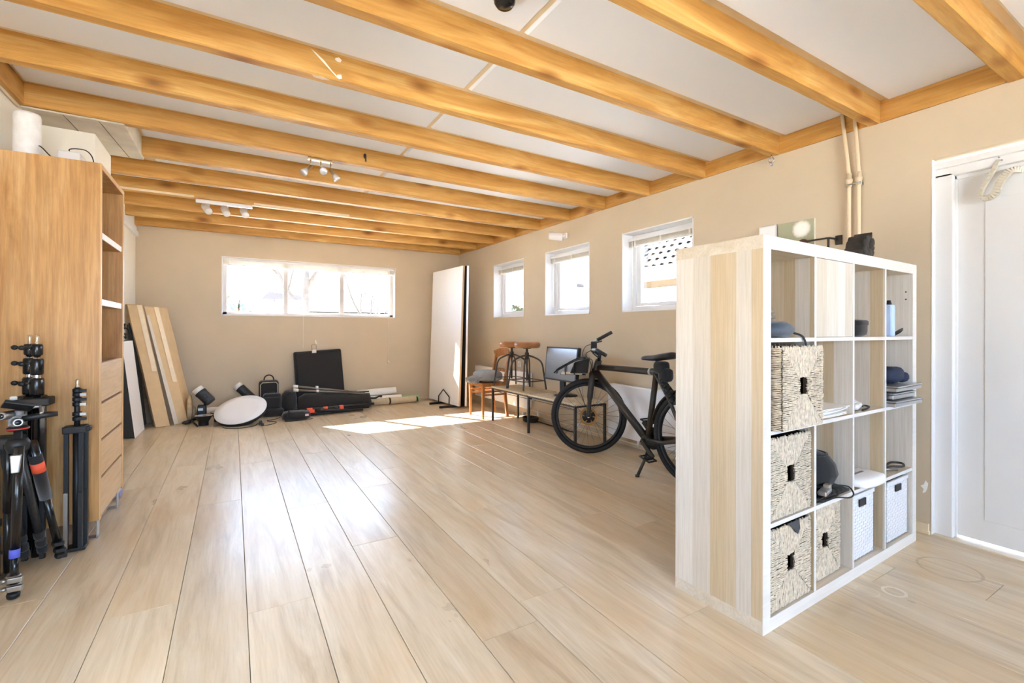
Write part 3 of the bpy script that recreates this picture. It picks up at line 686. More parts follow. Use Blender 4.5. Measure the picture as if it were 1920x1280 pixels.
m = MB(); m.box((CX, CY0, CZ0), (CX+.004, CY0+.025, CZ1)); m.box((CX, CY1-.025, CZ0), (CX+.004, CY1, CZ1)); m.box((CX, CY0+.025, CZ1-.025), (CX+.004, CY1-.025, CZ1)); m.build('front_edging', wood('edge_oak', ((214, 170, 112), (226, 186, 130), (234, 200, 150)), 'z', 1, .5, fine=.15), cab)
zs = [.112, .327, .530, .732, .932]
for a, b in zip(zs[:-1], zs[1:]):
    top = b > .9
    m = MB(); m.box((CX-.02, CY0+.027, a+.003), (CX, CY1-.027, b+.012 if top else b-.013)); p = m.build('drawer', M_OAKD, cab, bevel=.002)
    if top: continue
    m = MB(); m.box((CX-.018, CY0+.027, b-.013), (CX-.010, CY1-.027, b+.003)); m.build('finger_gap', mat('gap_shade', (120, 84, 48), .8), p)
for y in (CY0+.03, CY1-.09):
    m = MB(); m.box((CX-.06, y, 0), (CX-.012, y+.05, .004)); m.box((CX-.016, y, 0), (CX-.012, y+.05, CZ0)); m.box((CX-.06, y, CZ0-.004), (CX-.012, y+.05, CZ0)); m.build('leg', M_STEEL, cab)
    m = MB(); m.box((-1.02, y, 0), (-1.016, y+.05, CZ0)); m.box((-1.02, y, 0), (-.97, y+.05, .004)); m.build('leg', M_STEEL, cab)
# on top of the cabinet
t = thing('white_speaker', 'white cylindrical speaker on top of the walnut cabinet', 'speaker', (-.955, 3.50, CZ1))
m = MB(); m.lathe([(.052, .002), (.055, .01), (.055, .255), (.051, .268), (.0, .272)], 32); m.build('body', mat('white_satin', (240, 240, 238), .5), t, local=True)
m = MB(); m.lathe([(.05, 0), (.05, .008)], 24); m.build('foot', M_GREY, t, local=True)
t = thing('router', 'small white router box with thin cables on the walnut cabinet', 'router', (-.775, 3.50, CZ1))
m = MB(); m.box((-.048, -.06, .0), (.046, .06, .085)); m.build('body', M_WHITE, t, local=True, bevel=.006)
m = MB(); m.tube(smoothpath([(-.048, .02, .02), (-.09, 0, .06), (-.13, -.02, .10), (-.15, -.03, .05), (-.16, -.03, .004)], 6), .003, 6); m.tube(smoothpath([(-.048, .0, .03), (-.08, -.02, .05), (-.10, -.03, .02), (-.12, -.03, .004)], 6), .003, 6)
m.tube(smoothpath([(.03, .06, .06), (-.02, .03, .115), (.05, 0, .12), (.09, -.03, .08), (.105, -.05, .01)], 6), .003, 6); m.build('cable', M_BLKP, t, local=True)

# ------------------------------------------------------------------ bicycle
M_FR = mat('dark_taupe_frame', (60, 54, 46), .42, .35, var=.06)
M_TYRE = mat('tyre_rubber', (30, 28, 26), .75, var=.15)
BX = 2.85
bike = thing('city_bicycle', 'dark straight-tubed city bicycle with front carrier on its kickstand', 'bicycle', (BX, 2.75, 0))
def yz(y, z, x=BX): return Vector((x, y, z))
R_ = .345
def wheel(c, fwd, rotor):
    c = Vector(c); f = Vector(fwd).normalized(); ax = f.cross(Vector((0, 0, 1))).normalized(); up = ax.cross(f).normalized()
    P = lambda th, r, a=0: c+(f*math.cos(th)+up*math.sin(th))*r+ax*a
    n = 56; tr = .023
    m = MB(); m.tube([P(2*PI*k/n, R_-tr) for k in range(n)], tr, 12, closed=True); w = m.build('wheel', M_TYRE, bike)
    m = MB()
    for a in (-1, 1): m.tube([P(2*PI*k/n, R_-.054, a*.005) for k in range(n)], .0145, 8, closed=True)
    m.build('rim', M_BLKP, w)
    m = MB()
    for k in range(28):
        s = 1 if k % 2 else -1; th = 2*PI*k/28; m.tube([P(th+(.75 if k % 4 < 2 else -.75), .032, s*.028), P(th, R_-.052, 0)], .0013, 4)
    m.build('spokes', M_DKST, w, kind='stuff')
    m = MB(); M = frameM(c, ax, f); m.lathe([(.012, -.05), (.02, -.048), (.06, -.03), (.062, .022), (.05, .032), (.02, .048), (.012, .052)], 24, M); m.build('hub', M_BLKP, w)
    if rotor:
        m = MB()
        for a, b in ((.062, .080),):
            vs = []; n2 = 40
            for r2, h in ((a, -.040), (b, -.040), (b, -.037), (a, -.037)):
                vs += [M @ Vector((r2*math.cos(2*PI*k/n2), r2*math.sin(2*PI*k/n2), h)) for k in range(n2)]
            m.add(vs, [(i*n2+k, i*n2+(k+1) % n2, ((i+1) % 4)*n2+(k+1) % n2, ((i+1) % 4)*n2+k) for i in range(4) for k in range(n2)])
        for k in range(6): m.bar(M @ Vector((.03*math.cos(k), .03*math.sin(k), -.0385)), M @ Vector((.065*math.cos(k+.25), .065*math.sin(k+.25), -.0385)), .008, .003, ax)
        m.build('brake_disc', mat('bronze_disc', (150, 112, 66), .4, .7), w)
    return c, f, ax, up
FD = Vector((-.76, .65, 0)); FA = Vector((.65, .76, 0))
FC = Vector((2.815, 3.33, R_))
fc, ff, fa, fu = wheel(FC, FD, True)
rc, rf_, ra, ru = wheel((BX, 2.235, R_), (0, 1, 0), False)
fa = Vector((.65, .76, 0))
# frame
HT, HB = Vector((2.845, 3.225, .86)), Vector((2.845, 3.285, .725))
SC_ = yz(2.565, .80); BB = yz(2.645, .265)
m = MB(); m.tube([HB, HT], .030, 14); m.tube([yz(3.24, .80), yz(2.60, .805)], .0265, 14); m.tube([HB+Vector((0, 0, .05)), BB+Vector((0, .02, 0))], .0315, 14); m.tube([yz(2.56, .80), BB], .0235, 12)
m.tube([yz(2.60, .805), yz(2.52, .805)], .029, 14)
for s in (-1, 1):
    m.tube([yz(2.55, .79, BX+s*.02), yz(2.40, .62, BX+s*.045), yz(2.235, R_, BX+s*.065)], .014, 10)
    m.tube([yz(2.62, .265, BX+s*.035), yz(2.45, .28, BX+s*.055), yz(2.235, R_, BX+s*.065)], .0165, 10)
m.lathe([(.032, -.045), (.032, .045)], 16, frameM(BB, (1, 0, 0)))
m.build('frame', M_FR, bike)
m = MB(); m.tube([yz(2.625, .8045), yz(2.605, .8048)], .0295, 14); m.build('clamp_ring', mat('pale_band', (176, 176, 168), .5), bike)
m = MB(); m.tube([yz(2.615, .265, BX+.045), yz(2.2, .33, BX+.075)], .026, 12); m.build('chain_case', M_FR, bike)
# seat post, bag, saddle
m = MB(); m.tube([yz(2.565, .80), yz(2.548, .90)], .0145, 10); m.build('seat_post', M_BLKP, bike)
sd_ = MB(); vs = []; st = [(2.70, .020, .018, .905), (2.66, .030, .022, .908), (2.60, .045, .026, .910), (2.53, .078, .030, .918), (2.47, .098, .032, .928), (2.42, .096, .032, .936), (2.395, .07, .026, .94)]
n = 16
for y, w, h, z in st:
    for k in range(n):
        th = 2*PI*k/n; vs.append((BX+w*math.cos(th), y, z+h*math.sin(th)*(1 if math.sin(th) > 0 else .75)))
sd_.add(vs, [(i*n+k, i*n+(k+1) % n, (i+1)*n+(k+1) % n, (i+1)*n+k) for i in range(len(st)-1) for k in range(n)]+[tuple(range(n))[::-1], tuple((len(st)-1)*n+k for k in range(n))], True)
sd_.build('saddle', M_BLKP, bike)
m = MB(); m.blob((BX, 2.51, .845), (.05, .055, .05), pw=.6, jit=.04); m.blob((BX, 2.47, .79), (.045, .05, .055), pw=.6, jit=.05, seed=4); m.build('saddle_bag', M_BLKF, bike)
m = MB(); rg = random.Random(3)
for k in range(14):
    u = k/13; c = yz(2.475-.115*u, .745-.15*u, BX-.03+.014*math.sin(k*2)); m.blob(c, (.026, .014, .018), nu=8, nv=6, pw=.7)
m.build('chain_lock', mat('chain_sleeve', (46, 44, 42), .35, .5, var=.3), bike, kind='stuff')
# fork
CR = FC+Vector((0, 0, .385))+FD*-.03
m = MB(); m.tube([HB+Vector((0, 0, .01)), CR], .026, 12)
for s in (-1, 1):
    m.tube(smoothpath([CR+fa*.0*s, CR+fa*.046*s+Vector((0, 0, -.03)), FC+fa*.055*s+Vector((0, 0, .18))+FD*-.012, FC+fa*.055*s], 6), [.029]*7+[.027]*6+[.019]*6, 12)
m.build('fork', M_FR, bike)
m = MB(); m.lathe([(.010, -.066), (.010, .066)], 10, frameM(FC, fa)); m.build('axle', M_CHROME, bike)
# mudguards
def fender(c, f, a0, a1):
    c = Vector(c); m = MB(); n = 22; vs = []; ax = Vector(f).cross(Vector((0, 0, 1))).normalized(); f = Vector(f).normalized()
    for k in range(n+1):
        th = math.radians(a0+(a1-a0)*k/n); d = f*math.cos(th)+Vector((0, 0, 1))*math.sin(th)
        for r, w in ((.357, -.031), (.366, -.02), (.369, 0), (.366, .02), (.357, .031), (.353, .029), (.363, .018), (.365, 0), (.363, -.018), (.353, -.029)): vs.append(c+d*r+ax*w)
    m.add(vs, [(i*10+a, i*10+(a+1) % 10, i*10+10+(a+1) % 10, i*10+10+a) for i in range(n) for a in range(10)]+[tuple(range(10))[::-1], tuple(n*10+a for a in range(10))], True); m.build('mudguard', M_FR, bike)
fender(FC, FD, 95, 118); fender((BX, 2.235, R_), (0, 1, 0), 8, 190)
m = MB(); m.tube([FC+FD*.0+fa*.06, FC+FD*.12+fa*.04+Vector((0, 0, .33))], .003, 6); m.build('mudguard_stay', M_DKST, bike)
# cockpit
STM = HT+Vector((0, 0, .09))+FD*.045
m = MB(); m.tube([HT, HT+Vector((0, -.012, .05)), STM], .018, 10); m.blob(STM, (.03, .03, .025), nu=10, nv=6); m.build('stem', M_BLKP, bike)
BK = -FD
bp = [STM+fa*.0, STM+fa*.09+Vector((0, 0, .012)), STM+fa*.15+Vector((0, 0, .055))+FD*.01, STM+fa*.235+Vector((0, 0, .085))-FD*.025, STM+fa*.26+Vector((0, 0, .165))-FD*.17]
bl = [STM, STM-fa*.09+Vector((0, 0, .008)), STM-fa*.17+Vector((0, 0, .012))+FD*.01, STM-fa*.24+Vector((0, 0, .016))-FD*.02, STM-fa*.29+Vector((0, 0, -.03))-FD*.10]
m = MB(); m.tube(smoothpath(bp[:4], 6), .0115, 10); m.tube(smoothpath(bl[:4], 6), .0115, 10); m.build('handlebar', M_STEEL, bike)
for P in (bp, bl):
    m = MB(); m.tube([P[3].lerp(P[4], .05), P[4]], .0165, 12); m.build('grip', M_BLKP, bike)
    m = MB(); a = P[3].lerp(P[4], .0); m.tube([a+Vector((0, 0, -.012)), a+FD*.03+Vector((0, 0, -.03)), P[3].lerp(P[4], .5)+FD*.02+Vector((0, 0, -.045))], .006, 8); m.build('brake_lever', M_BLKP, bike)
m = MB(); m.tube(smoothpath([bp[2], bp[2]+FD*.07+Vector((0, 0, -.03)), STM+FD*.10+Vector((0, 0, -.06)), HT+FD*.06, HB+FD*.03], 6), .003, 6); m.tube(smoothpath([bl[2], bl[2]+FD*.06+Vector((0, 0, -.04)), HT+FD*.07+Vector((0, 0, -.03)), HB+FD*.04], 6), .003, 6); m.build('cable', M_BLKP, bike)
hl = STM+FD*.0+fa*.05+Vector((0, 0, .045)); m = MB(); m.box((-.028, -.028, -.04), (.028, .028, .035), frameM(hl, (0, 0, 1), FD)); m.build('display', M_BLKP, bike, bevel=.008)
# front carrier with black bag
RB = HB+FD*.06+Vector((0, 0, .02)); m = MB()
def ra_(f_, a_, z): return RB+FD*f_+fa*a_+Vector((0, 0, z))
for a in (-.15, .15):
    m.tube(smoothpath([ra_(.02, a*.5, .13), ra_(.10, a, .12), ra_(.28, a, .02), ra_(.30, a*.6, .0)], 5), .0065, 8)
m.tube([ra_(.28, -.09, .0), ra_(.28, .09, .0)], .0065, 8)
for f_ in (.12, .20): m.tube(smoothpath([ra_(f_, -.15, .10-.3*max(0, f_-.1)), ra_(f_, -.12, .0), ra_(f_, 0, -.02), ra_(f_, .12, .0), ra_(f_, .15, .10-.3*max(0, f_-.1))], 4), .005, 7)
m.tube([ra_(.02, 0, -.02), ra_(.25, 0, -.02)], .006, 7)
m.build('front_carrier', M_BLACK, bike)
m = MB()
for a in (-.06, .0, .06): m.box((.05, a-.022, -.014), (.24, a+.022, -.004), Matrix(((FD.x, fa.x, 0, RB.x), (FD.y, fa.y, 0, RB.y), (0, 0, 1, RB.z), (0, 0, 0, 1))))
m.build('carrier_slats', mat('pale_bamboo', (206, 196, 172), .5), bike)
MR = Matrix(((FD.x, fa.x, 0, RB.x), (FD.y, fa.y, 0, RB.y), (0, 0, 1, RB.z), (0, 0, 0, 1)))
m = MB(); m.hexa([MR @ Vector(p) for p in ((.0, -.12, .0), (.16, -.12, .0), (.16, .12, .0), (.0, .12, .0), (-.02, -.12, .14), (.12, -.12, .10), (.12, .12, .10), (-.02, .12, .14))]); m.build('carrier_bag', M_BLKF, bike, bevel=.01)
# cranks, pedals, kickstand
m = MB(); m.lathe([(.05, .044), (.09, .046), (.09, .050), (.05, .052)], 28, frameM(BB, (1, 0, 0))); m.build('chainring', M_BLKP, bike)
for s, dy, dz in ((-1, -.135, -.105), (1, .135, .105)):
    p = BB+Vector((s*.075, 0, 0)); q = p+Vector((s*.015, dy, dz)); m = MB(); m.tube([BB, p], .010, 8); m.bar(p, q, .018, .03, (0, 1, 0)); m.build('crank', M_FR, bike)
    m = MB(); c = q+Vector((s*.055, 0, 0)); m.tube([c+Vector(v) for v in ((-.04, -.045, -.012), (.04, -.045, -.012), (.048, 0, -.004), (.04, .045, .012), (-.04, .045, .012), (-.048, 0, .004))], .007, 8, closed=True); m.tube([q, c+Vector((s*.045, 0, 0))], .008, 8); m.box((-.03, -.02, -.008), (.03, .02, .008), Matrix.Translation(c)); m.build('pedal', M_BLKP, bike)
m = MB(); m.tube([yz(2.60, .225, BX-.03), Vector((2.765, 2.60, .12)), Vector((2.69, 2.60, .012))], .012, 10); m.lathe([(.0, .0), (.017, .002), (.017, .016), (.01, .02)], 12, Matrix.Translation((2.686, 2.60, 0))); m.build('kickstand', M_FR, bike)

# ------------------------------------------------------------------ bench, stools, chair, monitor
M_IRON = mat('black_iron', (66, 60, 54), .5, .5, var=.15)
M_WEAVE = mat('pale_rattan', (216, 200, 172), .75, var=.3, ns=70)
bench = thing('low_bench', 'long low bench of woven pale tops on thin iron legs', 'bench', (2.98, 4.32, 0))
BZ = .432; X0, X1 = 2.79, 3.17
m = MB()
for a, b in ((3.49, 4.30), (4.33, 5.15)):
    for x in (X0, X1): m.bar((x, a, BZ-.03), (x, b, BZ-.03), .014, .014); m.bar((x, a, BZ-.055), (x, b, BZ-.055), .006, .006)
    for y in (a, b): m.bar((X0, y, BZ-.03), (X1, y, BZ-.03), .014, .014)
m.build('frame', M_IRON, bench)
for x in (X0+.005, X1-.005):
    for y in (3.50, 4.315, 5.14):
        m = MB(); m.bar((x, y, 0), (x, y, BZ-.03), .022, .022, (0, 1, 0)); m.build('leg', M_IRON, bench)
for a, b, mm in ((3.49, 4.30, M_WEAVE), (4.33, 5.15, wood('bench_rush', ((196, 172, 132), (214, 194, 158), (226, 210, 180)), 'y', 1, .7))):
    m = MB(); n = 40
    for k in range(n):
        y = a+(b-a)*(k+.5)/n; m.box((X0-.01, y-(b-a)/n*.46, BZ-.018-.002*(k % 2)), (X1+.01, y+(b-a)/n*.46, BZ-.002*(k % 2)))
    m.build('woven_top', mm, bench, kind='stuff')
M_LEATH = mat('tan_leather', (166, 110, 62), .38, var=.15, ns=12, bump=.15)
def stool(x, y, rz, label):
    t = thing('metal_stool', label, 'stool', (x, y, BZ), rz, 'tan topped metal stools on the low bench')
    m = MB(); m.lathe([(.0, .49), (.13, .49), (.15, .497), (.158, .515), (.156, .54), (.145, .557), (.10, .562), (.0, .556)], 30); m.build('seat', M_LEATH, t, local=True)
    m = MB(); m.lathe([(.019, .36), (.019, .40), (.026, .40), (.026, .43), (.015, .44), (.015, .478), (.05, .48), (.05, .489)], 14); m.tube([(0, 0, .10), (0, 0, .38)], .011, 10); m.build('spindle', M_DKST, t, local=True)
    for k in range(4):
        a = PI/4+k*PI/2; c, s = math.cos(a), math.sin(a); r = .232
        m = MB(); m.tube(smoothpath([(.01*c, .01*s, .40), (.07*c, .07*s, .385), (.15*c, .15*s, .345), (.185*c, .185*s, .29), (.20*c, .20*s, .2), (r*c, r*s, .003)], 5), .0102, 8); m.build('leg', M_DKST, t, local=True)
    m = MB(); rr = .214
    for k in range(4):
        a, b = PI/4+k*PI/2, PI/4+(k+1)*PI/2; m.tube([(rr*math.cos(a), rr*math.sin(a), .105), (rr*math.cos(b), rr*math.sin(b), .105)], .006, 8)
    m.build('foot_ring', M_DKST, t, local=True)
stool(3.005, 4.68, .05, 'tan leather topped metal stool on the bench, the one nearer the monitor')
stool(2.982, 4.995, .0, 'tan leather topped metal stool on the bench, the one nearer the wooden chair')
M_TEAK = wood('warm_teak', ((146, 90, 42), (176, 116, 62), (198, 142, 88)), 'z', 1, .4, fine=.3, tone=.04)
ch = thing('wooden_chair', 'warm brown wooden chair with a curved back rail at the far end of the bench', 'chair', (2.90, 5.47, 0))
for x, y in ((2.735, 5.29), (2.735, 5.655)):
    m = MB(); vs = []; 
    for z, w in ((0, .012), (.2, .016), (.44, .020)): vs += [(x-w, y-w, z), (x+w, y-w, z), (x+w, y+w, z), (x-w, y+w, z)]
    m.add(vs, [(3, 2, 1, 0), (8, 9, 10, 11)]+[(j*4+i, j*4+(i+1) % 4, j*4+4+(i+1) % 4, j*4+4+i) for j in range(2) for i in range(4)]); m.build('leg', M_TEAK, ch, bevel=.003)
for y in (5.30, 5.645):
    m = MB(); pt = smoothpath([(3.10, y, 0), (3.075, y, .2), (3.06, y, .42), (3.09, y, .62), (3.13, y, .82)], 5)
    for k, (p, q) in enumerate(zip(pt[:-1], pt[1:])): m.bar(p, q+(q-p)*.05, .030, .034, (1, 0, 0))
    m.build('leg', M_TEAK, ch)
m = MB(); m.box((2.715, 5.27, .405), (3.07, 5.675, .455)); m.build('seat', M_TEAK, ch, bevel=.008)
m = MB(); pt = smoothpath([(3.115, 5.285, .80), (3.15, 5.37, .835), (3.165, 5.47, .845), (3.15, 5.575, .835), (3.115, 5.66, .80)], 5)
for p, q in zip(pt[:-1], pt[1:]): m.bar(p, q+(q-p)*.05, .024, .10)
m.build('back_rail', M_TEAK, ch)
m = MB(); m.bar((3.10, 5.30, .60), (3.10, 5.645, .60), .02, .04); m.build('lower_rail', M_TEAK, ch)
m = MB()
for z in (.34, .30): m.bar((2.735, 5.29, z), (3.07, 5.30, z), .014, .022); m.bar((2.735, 5.655, z), (3.07, 5.645, z), .014, .022)
m.bar((2.735, 5.29, .36), (2.735, 5.655, .36), .014, .022); m.build('stretcher', M_TEAK, ch)
pw = thing('grey_cushion', 'grey linen cushion with a ruffled end lying on the wooden chair', 'cushion', (2.87, 5.46, .457))
M_LIN = mat('grey_linen', (146, 144, 142), .9, var=.12, ns=18, bump=.4, sheen=.2)
m = MB(); m.blob((.02, .0, .075), (.17, .215, .075), pw=.72, jit=.025, nu=24, nv=12); m.build('pad', M_LIN, pw, local=True)
m = MB(); n = 40; vs = []
for j, (rx, z, am) in enumerate(((0, .08, .0), (.03, .075, .012), (.075, .062, .028), (.12, .045, .045))):
    for k in range(n):
        y = -.17+.34*k/(n-1); vs.append((-.13-rx*(1-.3*abs(y/.17)), y*(.75+.12*j), z+am*math.sin(k*1.9+j)*.6-.01*j))
b0 = len(vs); vs += [(v[0], v[1], v[2]-.006) for v in vs]
fs = [(j*n+k, j*n+k+1, (j+1)*n+k+1, (j+1)*n+k) for j in range(3) for k in range(n-1)]
fs += [tuple(b0+a for a in f)[::-1] for f in fs]
ed = [k for k in range(n)]+[j*n+n-1 for j in (1, 2, 3)]+[3*n+k for k in range(n-2, -1, -1)]+[j*n for j in (2, 1)]
fs += [(ed[i], b0+ed[i], b0+ed[(i+1) % len(ed)], ed[(i+1) % len(ed)]) for i in range(len(ed))]
m.add(vs, fs, True); m.build('ruffle', M_LIN, pw, local=True)
# monitor
mon = thing('computer_monitor', 'dark framed computer monitor with reflected daylight painted into its screen on the low bench', 'monitor', (3.08, 4.08, BZ))
MT = Matrix.Translation((3.09, 4.115, .762)) @ Matrix.Rotation(.10, 4, 'Y')
m = MB(); m.box((-.012, -.285, -.185), (.03, .285, .185), MT); m.build('housing', M_BLKP, mon, bevel=.004)
m = MB(); m.box((-.0135, -.268, -.168), (-.0118, .268, .168), MT); m.build('screen', mat('screen_reflection_tone', (160, 166, 174), .18, .55, var=.01, spec=.9), mon)  # pale base colour stands in for daylight reflected on a dark screen
m = MB(); m.box((.03, -.04, -.20), (.05, .04, .05), MT); m.box((3.10, 4.075, BZ+.012), (3.125, 4.155, .64)); m.build('stand_neck', M_BLKP, mon)
m = MB(); m.lathe([(.125, 0), (.125, .008), (.04, .018), (.0, .02)], 28, Matrix.Translation((3.065, 4.0, BZ))); m.build('base', M_BLKP, mon)

# ------------------------------------------------------------------ radiators on the right wall
M_RAD = mat('radiator_enamel', (238, 238, 240), .35, var=.01)
def radiator(y0, y1, z0, z1, x, label):
    t = thing('panel_radiator', label, 'radiator', (x, (y0+y1)/2, z0))
    m = MB(); m.box((x, y0, z0), (x+.03, y1, z1)); m.build('front_panel', M_RAD, t, bevel=.006)
    m = MB(); m.box((x+.03, y0+.01, z1-.02), (XW-.02, y1-.01, z1)); m.build('top_grille', M_RAD, t, bevel=.003)
    m = MB(); m.box((x+.03, y0, z0+.01), (XW-.015, y0+.008, z1)); m.box((x+.03, y1-.008, z0+.01), (XW-.015, y1, z1)); m.build('end_cap', M_RAD, t, bevel=.002)
    for y in (y0+.2, y1-.2):
        m = MB(); m.box((x+.03, y-.015, z0+.05), (XW-.003, y+.015, z1-.05)); m.build('bracket', M_RAD, t)
    m = MB(); m.tube([(x+.045, y0+.06, z0+.02), (x+.045, y0+.06, .06), (x+.02, y0+.06, .05)], .009, 8); m.lathe([(.015, 0), (.02, .01), (.02, .05), (.012, .055)], 14, frameM((x+.02, y0+.06, .05), (-1, 0, .1))); m.build('valve', M_WHITE, t)
radiator(2.52, 3.53, .10, .60, 3.235, 'white panel radiator on the wall behind the bicycle')
radiator(5.05, 6.55, .12, .585, 3.245, 'long white panel radiator on the wall behind the wooden chair')
t = thing('heating_pipes', 'pair of low cream heating pipes along the foot of the right wall', 'pipe', (3.30, 4.3, 0))
for z in (.045, .10):
    m = MB(); m.tube([(3.312, 1.9, z), (3.312, 5.2, z)], .008, 8); m.build('pipe', M_CREAM, t)
m = MB()
for y in (2.3, 3.2, 4.1, 4.9): m.box((3.312, y-.012, .03), (XW, y+.012, .115))
m.build('bracket', M_WHITE, t)

# ------------------------------------------------------------------ blinds
M_BLIND = mat('blind_slats', (236, 230, 218), .5, var=.06)
M_CORD = mat('white_cord', (244, 240, 230), .7)
def blind(lab, p0, p1, top, nrm, wand, h=.085):
    """raised venetian blind between p0 and p1 (2d), facing nrm"""
    P0, P1 = Vector((*p0, 0)), Vector((*p1, 0)); d = (P1-P0).normalized(); L = (P1-P0).length; n = Vector((*nrm, 0))
    t = thing('venetian_blind', lab, 'blind', ((P0+P1)/2+Vector((0, 0, top)))); 
    M = Matrix(((d.x, n.x, 0, P0.x), (d.y, n.y, 0, P0.y), (0, 0, 1, 0), (0, 0, 0, 1)))
    m = MB(); m.box((.0, -.016, top-.028), (L, .016, top), M); m.build('head_rail', M_UPVC, t, bevel=.002)
    m = MB(); k = int((h-.045)/.004)
    for i in range(k): z = top-.031-.004*i; m.box((.004, -.0125, z-.0014), (L-.004, .0125, z), M)
    m.build('slats', M_BLIND, t, kind='stuff')
    m = MB(); zb_ = top-.031-.004*k; m.box((.004, -.013, zb_-.014), (L-.004, .013, zb_), M); m.build('bottom_rail', M_UPVC, t, bevel=.002)
    for u in (.10, .5, .9) if L < 1.2 else (.035, .22, .41, .59, .78, .965):
        m = MB(); m.box((L*u-.006, -.0155, zb_-.016), (L*u+.006, .0165, top-.026), M); m.build('ladder_tape', M_CORD, t)
    for u, z0, knob in wand:
        m = MB(); q = M @ Vector((L*u, .020, top-.02)); e = Vector((q.x, q.y, z0))+n*(.035 if z0 < 1.2 else 0); m.tube([q, e], .0022 if z0 < 1.2 else .004, 6); c = m.build('cord' if z0 < 1.2 else 'wand', M_CORD, t)
        if knob: m = MB(); m.lathe([(.004, 0), (.013, -.01), (.015, -.035), (.006, -.045)], 10, Matrix.Translation(e)); m.build('cord_knob', M_CORD, c)
    return t
# cords of the end-wall blind hang in front of the wall, so the blind sits just inside the opening
blind('raised white venetian blind along the top of the wide end-wall window', (-.12, 7.405), (2.214, 7.405), 2.100, (0, -1), [(.425, .865, False), (.957, .645, True)], .10)
for (y0, y1), lab in zip(WIN, ('raised venetian blind in the small window nearest the far corner', 'raised venetian blind in the middle small window', 'raised venetian blind in the small window beside the white shelf')):
    blind(lab, (XW+.085, y1-.015), (XW+.085, y0+.015), 2.045, (-1, 0), [(.07, 1.42, False)], .085)

# ------------------------------------------------------------------ ceiling fixtures
t = thing('ceiling_spotlight', 'three-armed brass and silver spotlight under a middle beam', 'lamp', (.552, 3.713, zb(3.68)))
M_BRASS = mat('aged_nickel', (190, 172, 134), .3, .85)
m = MB(); m.box((-.085, -.02, -.016), (.085, .02, -.001)); m.build('mount_plate', M_BRASS, t, local=True, bevel=.004)
for x, d in ((-.065, (-.62, -.25, -.74)), (.005, (.1, -.85, -.5)), (.075, (.55, -.1, -.83))):
    d = Vector(d).normalized(); j = Vector((x, 0, -.065)); m = MB(); m.tube([(x, 0, -.014), j], .005, 8); M = frameM(j-d*.01, d); m.lathe([(.010, 0), (.014, .004), (.014, .05), (.017, .055)], 16, M); s = m.build('spot_head', M_BRASS, t, local=True)
    m = MB(); m.lathe([(.016, .052), (.026, .085), (.027, .095), (.0, .092)], 18, M); m.build('bulb', mat('bulb_glass', (226, 228, 232), .12, .3), s, local=True)
t = thing('track_light', 'white ceiling track with three grey spot heads under a far beam', 'lamp', (-.075, 5.51, zb(5.48)))
m = MB(); m.box((-.243, -.018, -.034), (.243, .018, -.001)); m.build('track', M_UPVC, t, local=True, bevel=.003)
for x, d in ((-.16, (.30, -.72, -.55)), (.0, (.18, -.70, -.55)), (.165, (.15, -.75, -.50))):
    d = Vector(d).normalized(); j = Vector((x, -.01, -.075)); m = MB(); m.box((x-.02, -.016, -.046), (x+.02, .016, -.033)); m.bar((x+.028, -.01, -.04), (x+.028, -.01, -.10), .006, .02); m.bar((x-.0, -.01, -.045), (x+.03, -.01, -.045), .012, .01)
    M = frameM(j-d*.035, d); m.lathe([(.02, 0), (.033, .006), (.033, .125), (.030, .128)], 20, M); s = m.build('spot_head', mat('warm_grey_metal', (206, 200, 190), .5, .1), t, local=True)
    m = MB(); m.lathe([(.031, .126), (.031, .131), (.0, .133)], 20, M); m.build('lens', M_WHITE, s, local=True)
t = thing('track_cable', 'white cable duct running along the beam on both sides of the track light', 'cable', (-.075, 5.476, zb(5.48)+.012))
for a_, b_ in ((-.95, -.255), (.255, 1.2)): m = MB(); m.box((a_, -.006, -.008), (b_, .004, .010)); m.build('duct', M_CREAM, t, local=True)
t = thing('smoke_alarm', 'round black alarm on the white ceiling panel at the top edge', 'alarm', (.95, 1.655, zb(1.65)+.121))
m = MB(); m.lathe([(.052, -.001), (.052, -.012), (.046, -.02)], 24); m.build('base_ring', M_CREAM, t, local=True)
m = MB(); m.lathe([(.044, -.018), (.044, -.035), (.034, -.05), (.0, -.054)], 24); m.build('body', M_BLKG, t, local=True)
t = thing('wall_spotlight', 'white cylindrical wall lamp above the middle small window', 'lamp', (XW, 4.36, 2.235))
d = Vector((-.70, .62, .12)).normalized(); m = MB(); m.lathe([(.04, -.005), (.045, .0), (.045, .15), (.042, .155)], 22, frameM(Vector((-.115, .0, -.02))-d*.05, d)); m.build('body', M_UPVC, t, local=True)
m = MB(); m.box((-.022, -.03, -.03), (-.001, .03, .03)); m.tube([(-.02, 0, 0), (-.10, -.005, -.01)], .012, 8); m.build('mount', M_UPVC, t, local=True)
t = thing('screw_hook', 'small metal hook with a ring under the beam end above the shelf', 'hook', (3.287, 1.905, zb(1.9)))
m = MB(); m.tube([(0, 0, 0), (0, 0, -.025)], .004, 8); m.tube([(.0, .018*math.sin(a), -.042+.018*math.cos(a)) for a in [2*PI*k/14 for k in range(14)]], .0045, 8, closed=True); m.build('eye', M_CHROME, t, local=True)
m = MB(); m.tube([(.014*math.sin(a), 0, -.066+.014*math.cos(a)) for a in [2*PI*k/14 for k in range(14)]], .0035, 8, closed=True); m.build('ring', M_CHROME, t, local=True)
t = thing('coat_hook', 'dark bent hook on the face of the beam right of the spotlight', 'hook', (.869, 3.677, 2.47))
m = MB(); m.blob((0, -.006, 0), (.012, .006, .02), nu=8, nv=6); m.tube(smoothpath([(0, -.008, .012), (0, -.03, .0), (0, -.032, -.03), (.004, -.018, -.045)], 4), .0055, 8); m.build('hook', M_IRON, t, local=True)
